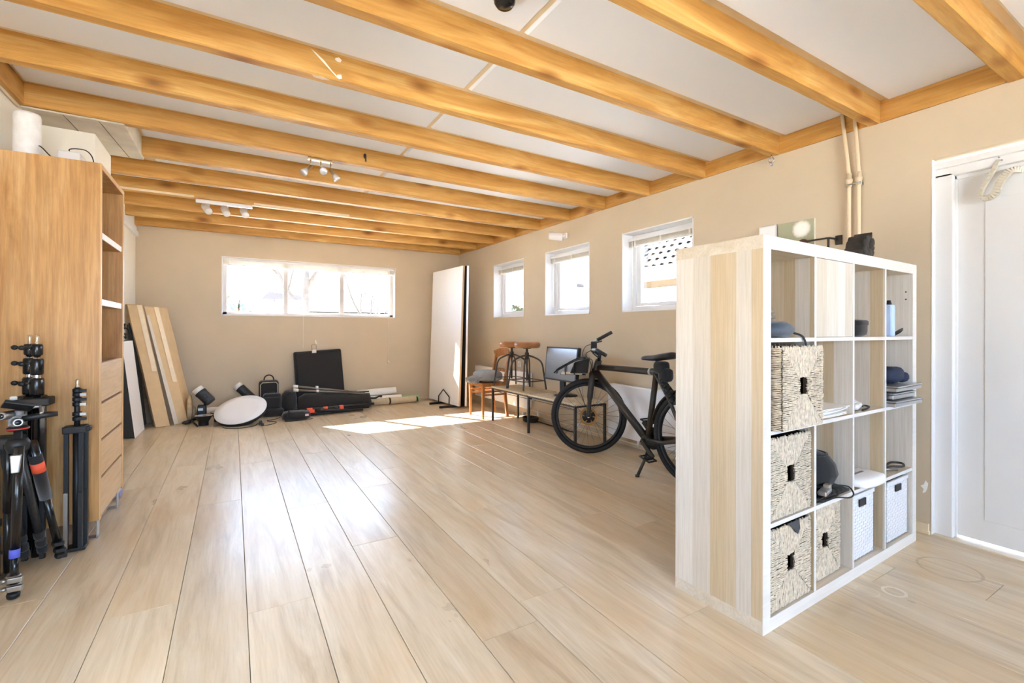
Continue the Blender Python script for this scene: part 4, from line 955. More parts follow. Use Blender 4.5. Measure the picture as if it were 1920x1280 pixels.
# paint splashes on the beam
M_SPL = mat('white_paint_splash', (246, 240, 230), .6)
by = BY[8]; rg = random.Random(5)
def splash(pts):
    m = MB(); m.prism([(x, by-.0012, z) for x, z in pts], (0, .0014, 0)); m.build('paint_splash', M_SPL, ceil)
splash([(.325, 2.508), (.345, 2.497), (.385, 2.468), (.425, 2.425), (.452, 2.405), (.447, 2.400), (.40, 2.440), (.365, 2.470), (.345, 2.488)])
splash([(.438, 2.497), (.455, 2.505), (.468, 2.495), (.463, 2.482), (.448, 2.480), (.436, 2.488)])
splash([(.448, 2.416), (.466, 2.420), (.470, 2.402), (.455, 2.3955), (.443, 2.402)])
m = MB(); z = zb(by); m.prism([(.33, by+.012, z-.0006), (.38, by+.008, z-.0006), (.42, by+.02, z-.0006), (.38, by+.035, z-.0006), (.34, by+.03, z-.0006)], (0, 0, .002)); m.build('paint_splash', mat('faded_splash', (226, 206, 176), .6), ceil)

# ------------------------------------------------------------------ on the right wall
t = thing('riser_pipes', 'two thin cream heating pipes rising to the ceiling behind the shelf', 'pipe', (3.305, 1.41, 0))
for y0, y1 in ((1.425, 1.465), (1.372, 1.398)):
    m = MB(); m.tube([(3.307, y0, .02), (3.307, y0, 2.10), (3.305, y1, 2.50)], .0105, 10); p = m.build('pipe', M_CREAM, t)
    m = MB(); m.lathe([(.015, 0), (.015, .03), (.019, .032), (.019, .05), (.014, .052), (.014, .085)], 12, Matrix.Translation((3.307, y0, 2.03))); m.build('coupling', M_CREAM, p)
m = MB(); m.box((3.295, 1.36, 2.035), (XW, 1.372, 2.05)); m.tube([(3.292, 1.355, 2.042), (3.292, 1.44, 2.042)], .005, 8); m.build('clip', M_STEEL, t)
t = thing('canvas_print', 'small canvas print of a pale dandelion head on sage green', 'picture', (XW-.012, 1.80, 1.78))
m = MB(); m.box((XW-.022, 1.633, 1.60), (XW, 1.875, 1.885)); m.build('stretcher', mat('canvas_side', (214, 206, 186), .8), t, bevel=.002)
def print_mat():
    n = NT('dandelion_print'); g = n.n('ShaderNodeTexCoord').outputs['Object']; s = n.n('ShaderNodeSeparateXYZ'); n.l(g, s.inputs[0])
    d = n.n('ShaderNodeVectorMath', operation='DISTANCE'); n.l(g, d.inputs[0]); d.inputs[1].default_value = (-.011, -.085, .045)
    ns = n.noise(g, 40, 5, .8); r = n.math('ADD', d.outputs['Value'], n.math('MULTIPLY', ns, .03))
    c = n.ramp(n.math('ADD', s.outputs['Z'], .2), [(0, lin((150, 150, 116))), (.6, lin((186, 184, 158))), (1, lin((176, 178, 160)))])
    w = n.ramp(r, [(.045, lin((250, 244, 236))), (.062, lin((240, 232, 220))), (.085, (1, 1, 1, 1))])
    mk = n.ramp(r, [(.060, (1, 1, 1, 1)), (.078, (0, 0, 0, 1))])
    n.l(n.mix(mk, c, w), n.b.inputs['Base Color']); n.val('Roughness', .7); return n.m
m = MB(); m.box((XW-.0235, 1.635, 1.602), (XW-.0215, 1.873, 1.883)); m.build('print', print_mat(), t)
t = thing('white_canvas', 'blank white canvas edge left of the dandelion print', 'picture', (XW-.012, 1.95, 1.78))
m = MB(); m.box((XW-.020, 1.885, 1.62), (XW, 2.015, 1.89)); m.build('stretcher', M_WHITE, t, bevel=.002); m = MB(); m.box((XW-.0215, 1.895, 1.63), (XW-.0195, 2.005, 1.88)); m.build('face', M_PAPER, t)
t = thing('iron_coat_rail', 'black iron wall rail with a round brown wooden knob behind the shelf top', 'rail', (XW-.03, 1.57, 1.70))
m = MB(); m.bar((XW-.06, 1.53, 1.728), (XW-.06, 1.655, 1.728), .010); m.bar((XW-.06, 1.53, 1.728), (XW-.06, 1.53, 1.60), .010); m.bar((XW-.06, 1.53, 1.728), (XW, 1.50, 1.722), .010); m.build('bar', M_IRON, t)
m = MB(); m.box((XW-.006, 1.475, 1.685), (XW, 1.515, 1.745)); m.build('wall_plate', M_IRON, t, bevel=.002)
m = MB(); m.blob((XW-.06, 1.685, 1.715), (.028, .035, .032), nu=14, nv=10); m.build('knob', mat('dark_brown_wood', (84, 52, 38), .4), t)
for z, lb in ((.555, 'lower white wall socket behind the stool legs'), (.675, 'upper white wall socket behind the stool legs')):
    t = thing('wall_socket', lb, 'socket', (XW, 5.375, z), 0, 'wall sockets behind the stools')
    m = MB(); m.box((-.012, -.04, -.04), (-.0005, .04, .04)); m.build('plate', M_WHITE, t, local=True, bevel=.004)
    m = MB(); m.lathe([(.021, 0), (.021, .003), (.017, .003), (.016, .0005), (.0, .0005)], 18, frameM((-.012, 0, 0), (-1, 0, 0))); m.build('socket_ring', M_CREAM, t, local=True)
t = thing('thermostat_box', 'small white plug box low on the wall behind the wooden chair', 'socket', (XW, 5.02, .28))
m = MB(); m.box((-.045, -.035, -.05), (-.0005, .035, .06)); m.build('box', M_WHITE, t, local=True, bevel=.004); m = MB(); m.box((-.06, -.02, -.03), (-.045, .02, .01)); m.build('plug', M_BLKP, t, local=True); 
m = MB(); rg = random.Random(3); m.prism([(XW-.001, 1.045+a, .25+b) for a, b in ((0, .03), (.012, .045), (.02, .02), (.035, .01), (.02, -.005), (.025, -.03), (.012, -.02), (.005, .0))], (.0012, 0, 0)); m.build('paint_chip', M_PAPER, wr)
t = thing('cable_coil', 'coil of black cable on the floor under the bench', 'cable', (3.17, 4.85, 0))
m = MB(); rg = random.Random(11)
for k in range(5): m.tube([(.075*math.cos(a)*(1+.06*k), .11*math.sin(a)+rg.uniform(-.004, .004), .008+.011*k) for a in [2*PI*i/22 for i in range(22)]], .006, 6, closed=True)
m.tube(smoothpath([(.05, -.08, .01), (.06, -.2, .006), (.05, -.35, .006), (.07, -.5, .006), (.05, -.66, .006), (.08, -.8, .006)], 5), .006, 6); m.tube(smoothpath([(.03, -.08, .02), (.03, -.22, .018), (.07, -.4, .006), (.05, -.55, .018), (.06, -.7, .006)], 5), .006, 6); m.build('coil', M_BLKP, t, local=True)

# ------------------------------------------------------------------ tall folding panels by the end wall
M_FOAM = mat('white_foam_board', (240, 238, 236), .6, var=.01)
M_FOAMB = mat('black_foam_face', (26, 24, 22), .7)
M_FOAME = mat('tan_board_edge', (206, 178, 140), .7)
t = thing('v_flat_panel', 'tall white and black folding reflector panel standing by the end wall', 'panel', (2.78, 6.65, 0))
def slab(p0, p1, lean, h, th, z0=.034):
    """outer face on p0-p1 line (2d), thickness th toward +x, lean = x offset at top"""
    d = Vector((p1[0]-p0[0], p1[1]-p0[1], 0)).normalized(); n = Vector((-d.y, d.x, 0)); n = n if n.x > 0 else -n
    A, B = Vector((*p0, z0)), Vector((*p1, z0)); up = Vector((lean, 0, h)); return A, B, n*th, up
A, B, n_, up = slab((2.716, 7.15), (2.787, 6.168), .065, 2.03, .035)
m = MB(); m.hexa([A+n_*.2, B+n_*.2, B+n_, A+n_, A+n_*.2+up, B+n_*.2+up, B+n_+up, A+n_+up]); l1 = m.build('core', M_FOAME, t)
m = MB(); m.hexa([A, B, B+n_*.2, A+n_*.2, A+up, B+up, B+n_*.2+up, A+n_*.2+up]); m.build('white_face', M_FOAM, t)
m = MB(); m.hexa([A+n_, B+n_, B+n_*1.2, A+n_*1.2, A+n_+up, B+n_+up, B+n_*1.2+up, A+n_*1.2+up]); m.build('black_face', M_FOAMB, t)
A, B, n_, up = slab((2.765, 7.15), (2.875, 6.13), .03, 2.03, .03)
m = MB(); m.hexa([A, B, B+n_, A+n_, A+up, B+up, B+n_+up, A+n_+up]); m.build('white_face', M_FOAM, t)
m = MB(); m.hexa([A-n_*.15, B-n_*.15+Vector((0, .004, 0)), B+Vector((0, .004, 0)), A, A-n_*.15+up, B-n_*.15+up+Vector((0, .004, 0)), B+up+Vector((0, .004, 0)), A+up]); m.build('black_face', M_FOAMB, t)
t = thing('panel_stand', 'black bent-wire stand clasping the tall white panel', 'stand', (2.70, 6.54, 0))
m = MB(); m.bar((2.565, 6.72, .016), (2.98, 6.755, .016), .03, .03); m.bar((2.565, 6.33, .016), (2.98, 6.315, .016), .03, .03); m.build('floor_bar', M_BLACK, t, kind='stuff')
m = MB(); m.tube([(2.722, 6.755, .03), (2.724, 6.755, .12), (2.735, 6.60, .235), (2.755, 6.42, .14), (2.752, 6.42, .03)], .008, 8); m.build('wire_arch', M_BLACK, t)

# ------------------------------------------------------------------ left side, leaning on the left wall
def leanbox(A, B, D, up): return [A, B, B+D, A+D, A+up, B+up, B+D+up, A+D+up]
t = thing('foam_reflector', 'low white and black foam board leaning on the left wall beside the cabinet', 'panel', (-.93, 6.4, 0))
A = Vector((-.992, 6.21, .004)); B = Vector((-.862, 6.14, .004)); D = Vector((.008, .51, 0)); up = Vector((-.108, 0, 1.0)); ua = Vector((-.046, 0, 1.0)); B_ = B-Vector((.006, 0, 0))
m = MB(); m.hexa([A, B_, B_+D, A+D, A+ua, B_+up, B_+D+up, A+D+ua]); m.build('black_core', mat('charcoal_board', (58, 60, 60), .7), t)
m = MB(); m.hexa(leanbox(B-Vector((.006, 0, 0)), B, D, up)); m.build('white_face', M_FOAM, t)
t = thing('grey_board', 'tall dark grey board leaning behind the cardboard boxes', 'panel', (-.92, 6.85, 0))
A = Vector((-.925, 6.86, .004)); B = Vector((-.885, 6.86, .004)); D = Vector((0, .18, 0)); up = Vector((-.105, 0, 1.2))
m = MB(); m.hexa(leanbox(A, B, D, up)); m.build('board', mat('slate_board', (92, 92, 88), .8), t); m = MB(); m.hexa(leanbox(A+Vector((0, -.004, 0)), B+Vector((0, -.004, 0)), Vector((0, .004, 0)), up)); m.build('edge', MATS['charcoal_board'], t)
for k, (y, z) in enumerate(((6.37, 1.15), (6.56, 1.14), (6.42, 1.05))):
    t = thing('wall_hook', ['upper black hook on the left wall, nearer the cabinet', 'upper black hook on the left wall, nearer the cardboard boxes', 'lowest black hook on the left wall above the foam board'][k], 'hook', (XL, y, z), 0, 'black hooks on the left wall')
    m = MB(); m.lathe([(.016, 0), (.016, .004), (.006, .006)], 12, frameM((0, 0, 0), (1, 0, 0))); m.build('rose', M_BLACK, t, local=True)
    m = MB(); m.tube(smoothpath([(.004, 0, 0), (.04, 0, .0), (.055, 0, -.02), (.05, 0, .03)], 4), .006, 8); m.blob((.052, 0, .03), (.012, .012, .012), nu=8, nv=6); m.build('arm', M_BLACK, t, local=True)
M_CARD = mat('brown_cardboard', (220, 190, 146), .85, var=.06, ns=9)
M_CARDL = mat('pale_cardboard', (222, 212, 196), .85, var=.05, ns=9)
M_TAPE = mat('cream_parcel_tape', (240, 220, 186), .35, var=.06)
M_BLUR = mat('smoky_blur_card', (196, 172, 134), .9, var=.2, ns=20, bump=.4)
def carton(name, label, A, a, b, up, tapes, parts):
    t = thing(name, label, 'box', tuple(A), 0)
    A = Vector(A); a = Vector(a); b = Vector(b); up = Vector(up)
    m = MB(); vs = []; n = 10; rg = random.Random(int(A.x*1000))
    for i in range(n+1):
        o = A+up*(i/n); j = lambda: Vector((rg.uniform(-.003, .003), rg.uniform(-.003, .003), 0))
        vs += [o+j(), o+a+j(), o+a+b+j(), o+b+j()]
    m.add(vs, [(3, 2, 1, 0), tuple(n*4+k for k in range(4))]+[(i*4+k, i*4+(k+1) % 4, i*4+4+(k+1) % 4, i*4+4+k) for i in range(n) for k in range(4)]); m.build('carton', M_CARD, t)
    nf = a.normalized().cross(up.normalized()); nf = nf if nf.y < 0 else -nf
    ns = a.normalized()
    for (u0, u1, z0, z1) in tapes:        # tape on the front face
        m = MB(); P = A+a*u0+up*z0+nf*.005; m.hexa([P, P+a*(u1-u0), P+a*(u1-u0)-nf*.002, P-nf*.002]+[q+up*(z1-z0) for q in (P, P+a*(u1-u0), P+a*(u1-u0)-nf*.002, P-nf*.002)]); m.build('parcel_tape', M_TAPE, t)
    m = MB(); P = A+up+Vector((0, 0, .001)); m.hexa([P-a*.05+nf*.012, P+a*1.06+nf*.012, P+a*1.06+b, P-a*.05+b]+[q+Vector((0, 0, .006)) for q in (P-a*.05+nf*.012, P+a*1.06+nf*.012, P+a*1.06+b, P-a*.05+b)]); m.build('top_flap', M_CARD, t)
    if parts:
        m = MB(); P = A+ns*-.006; w2 = ns*.052; m.hexa([P+nf*.008, P+w2+nf*.008, P+w2+nf*.004, P+nf*.004]+[q+up*.93 for q in (P+nf*.008, P+w2*.55+nf*.008, P+w2*.55+nf*.004, P+nf*.004)]); m.build('side_strip', M_CARDL, t)
    return t
carton('flat_carton', 'tall brown cardboard box leaning on the left wall, left of the pair', (-.755, 6.70, .004), (.128, .035, 0), (-.03, .10, 0), (-.262, 0, 1.40), [(.62, .95, .46, 1.0)], False)
c2 = carton('flat_carton', 'tall brown cardboard box leaning on the left wall, right of the pair', (-.592, 6.79, .004), (.125, .11, 0), (.05, .28, 0), (-.285, .0, 1.385), [(.62, .92, .36, 1.0)], True)
m = MB(); m.blob((-.455, 6.99, .16), (.03, .14, .15), nu=16, nv=10, pw=.8, jit=.12, seed=6); m.blob((-.43, 7.06, .09), (.04, .08, .08), nu=12, nv=8, pw=.8, jit=.15, seed=2); m.build('smoky_blur_lump', M_BLUR, c2)  # invented lump standing in for a pale smoky blur at the box foot
t = thing('rough_slab', 'thin grey brown rough-edged slab leaning behind the left cardboard box', 'slab', (-.86, 7.08, 0))
m = MB(); m.prism([(-.95, 7.06, .002), (-.785, 7.06, .002), (-.85, 7.09, .62), (-.93, 7.10, .76), (-.965, 7.10, .74), (-.955, 7.09, .62), (-.972, 7.085, .5), (-.958, 7.08, .36), (-.966, 7.07, .2)], (0, .03, 0)); m.build('slab', mat('weathered_board', (146, 130, 110), .9, var=.2, bump=.4), t); m = MB(); m.blob((-.96, 7.10, .735), (.014, .014, .02), nu=8, nv=6); m.build('knot', MATS['weathered_board'], t)
t = thing('shoe_bag', 'crumpled clear plastic bag on the floor behind the cabinet leg', 'bag', (-.70, 4.06, 0))
m = MB(); m.blob((0, 0, .055), (.05, .09, .055), pw=.6, jit=.18, nu=12, nv=8, seed=2); m.build('bag', mat('clear_plastic', (206, 208, 214), .2, var=.1), t, local=True); m = MB(); m.box((.045, -.05, .012), (.056, .05, .03)); m.build('label', mat('violet_label', (150, 150, 200), .5), t, local=True)

# ------------------------------------------------------------------ studio gear along the end wall
M_CAP = mat('frosted_cap', (226, 222, 214), .4, var=.04)
M_HEAD = mat('strobe_body', (46, 47, 48), .5, var=.1)
def strobe(label, c0, c1, r, base):
    c0, c1 = Vector(c0), Vector(c1); t = thing('studio_strobe', label, 'flash', (base[0], base[1], 0), 0)
    d = (c1-c0).normalized(); L = (c1-c0).length; M = frameM(c0, d)
    m = MB(); m.lathe([(r*.95, .0), (r, .008), (r, .055)], 24, M); m.build('front_cap', M_CAP, t)
    m = MB(); m.lathe([(r*1.04, .055), (r*1.1, .06), (r*1.1, .085), (r*1.05, .09), (r*1.05, L-.02), (r*.9, L)], 24, M); b = m.build('housing', M_HEAD, t)
    m = MB(); s = frameM(c0+d*(L*.6), d.cross(Vector((1, 0, 0))), d); m.tube([s @ Vector((.03*math.cos(a), .02*math.sin(a), r*1.06)) for a in [2*PI*k/12 for k in range(12)]], .004, 6, closed=True); m.build('dial', M_BLKP, b)
    k = c0+d*(L*.62); m = MB(); m.box((-.02, -.02, -.02), (.02, .02, .02), Matrix.Translation(k+Vector((0, -.0, -r*1.1)))); m.tube([k+Vector((0, 0, -r)), Vector((base[0], base[1], .05))], .012, 10); m.build('tilt_bracket', M_BLKP, t)
    m = MB(); m.lathe([(.05, 0), (.055, .004), (.055, .045), (.02, .06)], 16, Matrix.Translation((base[0], base[1], 0))); m.build('foot', M_BLKP, t)
    return t
s1 = strobe('black studio flash head with frosted cap leaning beside the cardboard boxes', (-.385, 6.98, .395), (-.23, 6.93, .22), .062, (-.325, 6.96))
m = MB(); m.box((-.375, 6.90, .03), (-.28, 7.02, .19)); m.build('battery_box', M_BLKP, s1, bevel=.012); m = MB(); m.box((-.365, 6.893, .13), (-.315, 6.90, .16)); m.build('silver_clip', M_STEEL, s1)
strobe('black studio flash head with frosted cap leaning on the wall behind the white dish', (.045, 7.17, .40), (.26, 7.08, .17), .055, (.23, 7.10))
t = thing('paper_roll', 'white paper roll on the floor behind the studio flash heads', 'roll', (-.12, 7.25, .06))
m = MB(); m.tube([(-.38, 7.24, .06), (.20, 7.28, .06)], .055, 18); m.build('paper', M_PAPER, t); m = MB(); m.tube([(-.384, 7.24, .06), (-.378, 7.2405, .06)], .02, 12); m.build('core', M_CARD, t)
def cone_reflector(label, x, y, r):
    t = thing('cone_reflector', label, 'reflector', (x, y, 0), 0, 'small black cone reflectors')
    m = MB(); m.lathe([(.052, 0), (.052, .045), (.060, .055), (r, .115), (r+.004, .118), (r-.002, .118), (.055, .062), (.046, .05), (.046, .008)], 28, cap=False); m.build('shell', M_BLKP, t, local=True)
    m = MB(); m.lathe([(r-.004, .1165), (.053, .062), (.0, .058)], 28); m.build('silver_lining', mat('silver_lining', (226, 226, 228), .25, .6), t, local=True)
cone_reflector('small black cone reflector in front of the flash head', -.295, 6.60, .097)
cone_reflector('small black cone reflector half hidden behind the white dish', -.145, 6.78, .09)
t = thing('beauty_dish', 'large black beauty dish with white cloth front lying tilted on the floor', 'reflector', (.10, 6.62, 0))
e1 = Vector((.54, 0, .115)).normalized(); e2 = Vector((-.08, .90, .42)); e2 = (e2-e1*e2.dot(e1)).normalized(); nz = e1.cross(e2); 
if nz.z < 0: nz = -nz
M = frameM(Vector((.085, 6.53, .165)), nz, e1)
m = MB(); m.lathe([(.278, -.002), (.283, -.012), (.27, -.05), (.22, -.095), (.12, -.118), (.07, -.12), (.07, -.15), (.0, -.15)], 40, M); m.build('bowl', M_BLKP, t)
m = MB(); m.lathe([(.280, -.006), (.282, .004), (.20, .007), (.0, .009)], 40, M); m.build('cloth_front', mat('white_diffuser', (238, 238, 240), .8, var=.01), t)
t = thing('gear_case', 'black zipped case with a loop handle and pale piping standing by the wall', 'bag', (.42, 7.05, 0))
m = MB(); m.box((.295, 6.98, .002), (.535, 7.12, .455)); m.build('body', M_BLKF, t, bevel=.045, segs=4)
m = MB(); m.tube([(.318, 6.976, .05), (.312, 6.976, .40), (.335, 6.976, .428), (.495, 6.976, .428), (.518, 6.976, .40), (.512, 6.976, .05)], .0045, 6); m.build('piping', mat('pale_piping', (196, 188, 170), .6), t)
m = MB(); m.tube(smoothpath([(.355, 7.05, .45), (.37, 7.05, .50), (.415, 7.05, .522), (.46, 7.05, .50), (.475, 7.05, .45)], 5), .008, 8); m.build('handle', M_BLKF, t)
t = thing('shoulder_bag', 'small rounded black bag in front of the case with the loop handle', 'bag', (.43, 6.85, 0))
m = MB(); m.box((.335, 6.78, .09), (.55, 6.94, .30)); m.build('body', M_BLKF, t, bevel=.04, segs=4); m = MB(); m.blob((.45, 6.85, .055), (.135, .10, .055), pw=.6, jit=.03); m.build('base_pocket', M_BLKF, t); m = MB(); m.box((.34, 6.772, .245), (.545, 6.782, .255)); m.build('zip', M_BLKP, t); m = MB(); m.tube(smoothpath([(.40, 6.87, .298), (.42, 6.87, .315), (.47, 6.87, .315), (.49, 6.87, .298)], 4), .007, 6); m.build('handle', M_BLKF, t)
t = thing('duffel_bag', 'slumped black bag between the gear case and the long black bag', 'bag', (.645, 6.95, 0))
m = MB(); m.blob((.655, 6.97, .155), (.10, .12, .155), pw=.75, jit=.05, nu=18, nv=10, seed=4); m.build('body', M_BLKF, t); m = MB(); m.tube(smoothpath([(.58, 6.85, .27), (.63, 6.82, .30), (.70, 6.84, .28)], 4), .012, 8); m.build('handle', M_BLKF, t)
t = thing('cable_pouch', 'flat black pouch with trailing cord lying in front of the bags', 'pouch', (.685, 6.45, 0))
m = MB(); m.blob((.685, 6.45, .055), (.165, .10, .055), pw=.55, jit=.04, nu=18, nv=8, seed=7); m.build('body', M_BLKF, t); m = MB(); m.box((.78, 6.345, .05), (.82, 6.352, .075)); m.build('label', mat('pink_label', (232, 196, 190), .6), t); m = MB(); m.tube(smoothpath([(.62, 6.36, .08), (.59, 6.34, .13), (.575, 6.34, .06), (.55, 6.33, .01), (.62, 6.32, .006), (.78, 6.33, .006), (.87, 6.38, .006)], 5), .004, 6); m.build('cord', M_BLKP, t)
t = thing('softbox_case', 'large square black padded case leaning on the end wall with a buckle on top', 'case', (1.09, 7.2, 0))
m = MB(); A = Vector((.78, 7.18, .004)); bx_ = Vector((.66, 0, 0)); up = Vector((-.05, .13, .82)); n = 1
m.hexa([A, A+bx_, A+bx_+Vector((0, .05, 0)), A+Vector((0, .05, 0)), A+up+Vector((.01, 0, -.015)), A+bx_+up+Vector((-.0, 0, .025)), A+bx_+up+Vector((0, .05, .025)), A+up+Vector((.01, .05, -.015))]); m.build('body', M_BLKF, t, bevel=.022, segs=3)
fr_ = MB(); k = .004; q = [A+up*.04+bx_*.05, A+up*.95+bx_*.07, A+up*.975+bx_*.94, A+up*.04+bx_*.95]; fr_.tube([p+Vector((0, -k, 0)) for p in q], .004, 6, closed=True); fr_.build('seam', M_BLKF, t)
P = A+up+bx_*.43; m = MB(); m.box((P.x-.03, P.y-.012, P.z-.03), (P.x+.03, P.y-.003, P.z+.02)); m.build('buckle', mat('pale_buckle', (222, 212, 200), .5), t, bevel=.004)
m = MB(); m.tube([(P.x-.028, P.y-.006, P.z+.01), (P.x-.034, P.y, P.z+.085), (P.x+.03, P.y, P.z+.088), (P.x+.028, P.y-.006, P.z+.01)], .0035, 6); m.build('strap_loop', M_DKST, t); m = MB(); m.tube([(P.x+.028, P.y+.005, P.z+.09), (P.x+.02, P.y+.015, P.z+.16)], [.012, .003], 8); m.build('clip', M_PAPER, t)
t = thing('long_bag', 'long black cloth bag of stands lying along the end wall', 'bag', (1.25, 6.98, 0))
m = MB(); st = [(.77, .10, .105), (.85, .125, .125), (1.1, .13, .128), (1.35, .125, .12), (1.6, .115, .108), (1.72, .09, .10), (1.745, .05, .07)]; n = 20; vs = []; rg = random.Random(8)
for x, ry, rz_ in st:
    for k in range(n):
        th = 2*PI*k/n; vs.append((x+rg.uniform(-.01, .01), 6.98+ry*math.cos(th)*(1+rg.uniform(-.05, .05)), max(.003, rz_+rz_*math.sin(th)*(1+rg.uniform(-.05, .05)))))
m.add(vs, [(i*n+k, i*n+(k+1) % n, (i+1)*n+(k+1) % n, (i+1)*n+k) for i in range(len(st)-1) for k in range(n)]+[tuple(range(n))[::-1], tuple((len(st)-1)*n+k for k in range(n))], True); m.build('cloth', M_BLKF, t); m = MB(); m.tube(smoothpath([(1.70, 6.92, .14), (1.79, 6.92, .13), (1.86, 6.93, .15), (1.90, 6.93, .145)], 5), [.014]*8+[.012]*4+[.018]*3+[.006], 8); m.build('drawcord', M_BLKF, t)
t = thing('silver_light_stand', 'folded grey light stand with silver knuckles lying on the long black bag', 'stand', (1.2, 6.95, .26))
for y, z0, z1 in ((6.90, .318, .232), (6.95, .362, .248)):
    m = MB(); m.tube([(.71, y, z0), (1.42, y+.02, z1)], .016, 10); m.tube([(1.42, y+.02, z1), (1.66, y+.03, z1-.035)], .012, 10); p = m.build('tube', mat('gunmetal', (126, 119, 110), .35, .6), t)
    m = MB(); m.tube([(.70, y, z0+.001), (.76, y+.002, z0-.006)], .022, 10); m.build('knuckle', M_CAP, p); m = MB(); m.tube([(.985, y+.007, z0-.03), (1.02, y+.008, z0-.034)], .020, 10); m.build('knuckle', M_CAP, p)
m = MB(); m.tube([(1.05, 6.93, .27), (1.45, 6.98, .235), (1.72, 6.98, .225)], .009, 8); m.build('brace', M_BLKP, t)
t = thing('taped_light_stand', 'folded black light stand with three orange tape bands on the floor', 'stand', (1.15, 6.62, 0))
ends = [((.60, 6.60, .085), (1.72, 6.70, .085)), ((.72, 6.55, .028), (1.55, 6.63, .03)), ((.66, 6.64, .04), (1.66, 6.74, .04)), ((.95, 6.55, .075), (1.40, 6.60, .035))]
for a, b in ends: m = MB(); m.tube([a, b], .018, 10); m.build('tube', M_BLKP, t)
for x in (1.02, 1.20): m = MB(); m.blob((x, 6.60, .06), (.03, .035, .035), nu=10, nv=6, pw=.6); m.build('joint', M_BLKP, t)
for x, w, h0, h1 in ((.83, .07, .028, .085), (1.035, .055, .085, .085), (1.24, .055, .035, .085)):
    m = MB(); u = (x-.60)/1.12; c = Vector((x, 6.60+.10*u, .085)); m.tube([c, c+Vector((w, .006, 0))], .0205, 12)
    if h0 < .08: c2_ = Vector((x+(.04 if x < .9 else 0), 6.563+.08*u, h0)); m.tube([c2_, c2_+Vector((w, .006, 0))], .0205, 12); m.bar((c+c2_)/2+Vector((0, -.024, 0)), (c+c2_)/2+Vector((w, -.018, 0)), .006, .06)
    m.build('orange_tape', M_ORANGE, t)
for a, b, r, mt, lb, nm in (((1.62, 7.27, .165), (2.20, 7.25, .185), .052, M_PAPER, 'upper white paper roll beside the long black bag', 'paper_roll'), ((1.70, 7.18, .065), (2.26, 7.16, .065), .060, M_PAPER, 'lower white paper roll beside the long black bag', 'paper_roll'),
        ((1.76, 7.04, .052), (2.46, 7.06, .052), .050, mat('tan_tube', (206, 190, 158), .75), 'tan cardboard tube with a black band on the floor', 'mailing_tube'), ((2.29, 7.155, .055), (2.53, 7.14, .055), .052, mat('mint_mat', (150, 214, 146), .6), 'mint green rolled mat on the floor behind the tan tube', 'rolled_mat')):
    t = thing(nm, lb, 'roll' if nm != 'mailing_tube' else 'tube', ((a[0]+b[0])/2, (a[1]+b[1])/2, 0)); a, b = Vector(a), Vector(b); d = (b-a).normalized()
    m = MB(); m.lathe([(r*.35, 0), (r, 0), (r, (b-a).length), (r*.8, (b-a).length), (r*.78, (b-a).length-.02), (.0, (b-a).length-.02)], 22, frameM(a, d)); m.build('roll', mt, t)
    if nm == 'mailing_tube':
        c = a+d*.27; m = MB(); m.tube([c, c+d*.025], r+.0015, 20); m.build('band', M_BLKP, t); m = MB(); m.tube([b-d*.004, b+d*.03], r*.7, 14); m.build('end_plug', M_BLKP, t)
    else: m = MB(); m.tube([b-d*.022, b-d*.001], r*.45, 14); m.build('core', M_CREAM, t)
t = thing('power_cable', 'thin black cable with a plug trailing in front of the white dish', 'cable', (.2, 6.2, 0))
m = MB(); m.tube(smoothpath([(-.10, 6.33, .005), (-.06, 6.24, .005), (.08, 6.17, .005), (.20, 6.22, .005), (.26, 6.36, .005), (.30, 6.40, .02), (.27, 6.27, .012), (.31, 6.21, .005), (.40, 6.24, .005), (.46, 6.36, .005), (.36, 6.42, .02), (.50, 6.50, .03), (.62, 6.52, .12)], 6), .0045, 6); m.build('wire', M_BLKP, t); m = MB(); m.box((.285, 6.19, .0), (.315, 6.25, .03)); m.box((.27, 6.22, .02), (.30, 6.30, .05)); m.build('plug', M_BLKP, t, bevel=.004)
t = thing('folded_tripod_legs', 'black straps and stand legs on the floor below the cardboard boxes', 'stand', (-.42, 6.68, 0))
m = MB(); m.tube([(-.50, 6.80, .02), (-.34, 6.98, .03)], .014, 8); m.tube([(-.42, 6.85, .02), (-.35, 6.50, .012)], .010, 8); m.blob((-.47, 6.74, .025), (.05, .03, .022), jit=.1, nu=10, nv=6); m.build('legs', M_BLKP, t, kind='stuff')

# ------------------------------------------------------------------ stands and tripods in front of the cabinet
t = thing('small_light_stand', 'slim black folded light stand standing against the cabinet side', 'stand', (-.685, 3.20, 0))
m = MB(); m.tube([(-.685, 3.20, .015), (-.685, 3.20, .62)], .0165, 12); m.tube([(-.685, 3.20, .6), (-.685, 3.20, .83)], .012, 10); m.build('column', M_BLKP, t)
for x, y, mt in ((-.722, 3.185, M_BLKP), (-.665, 3.175, M_BLKP), (-.655, 3.225, M_BLKP)):
    m = MB(); m.bar((x, y, .02), (x, y, .61), .018, .018, (0, 1, 0)); l = m.build('leg', mt, t, bevel=.002); m = MB(); m.bar((x, y-.011, .02), (x, y-.011, .30), .016, .006, (0, 1, 0)); m.lathe([(.004, 0), (.004, .008)], 8, frameM((x, y-.013, .30), (0, -1, 0))); m.build('brace', M_STEEL if x < -.7 else M_BLKP, l)
m = MB(); m.box((-.735, 3.165, .60), (-.645, 3.235, .635)); m.box((-.66, 3.18, .605), (-.63, 3.22, .63)); m.build('collar', M_BLKP, t, bevel=.004)
m = MB(); m.box((-.735, 3.165, .003), (-.645, 3.235, .02)); m.build('foot_plate', M_BLKP, t, bevel=.004)
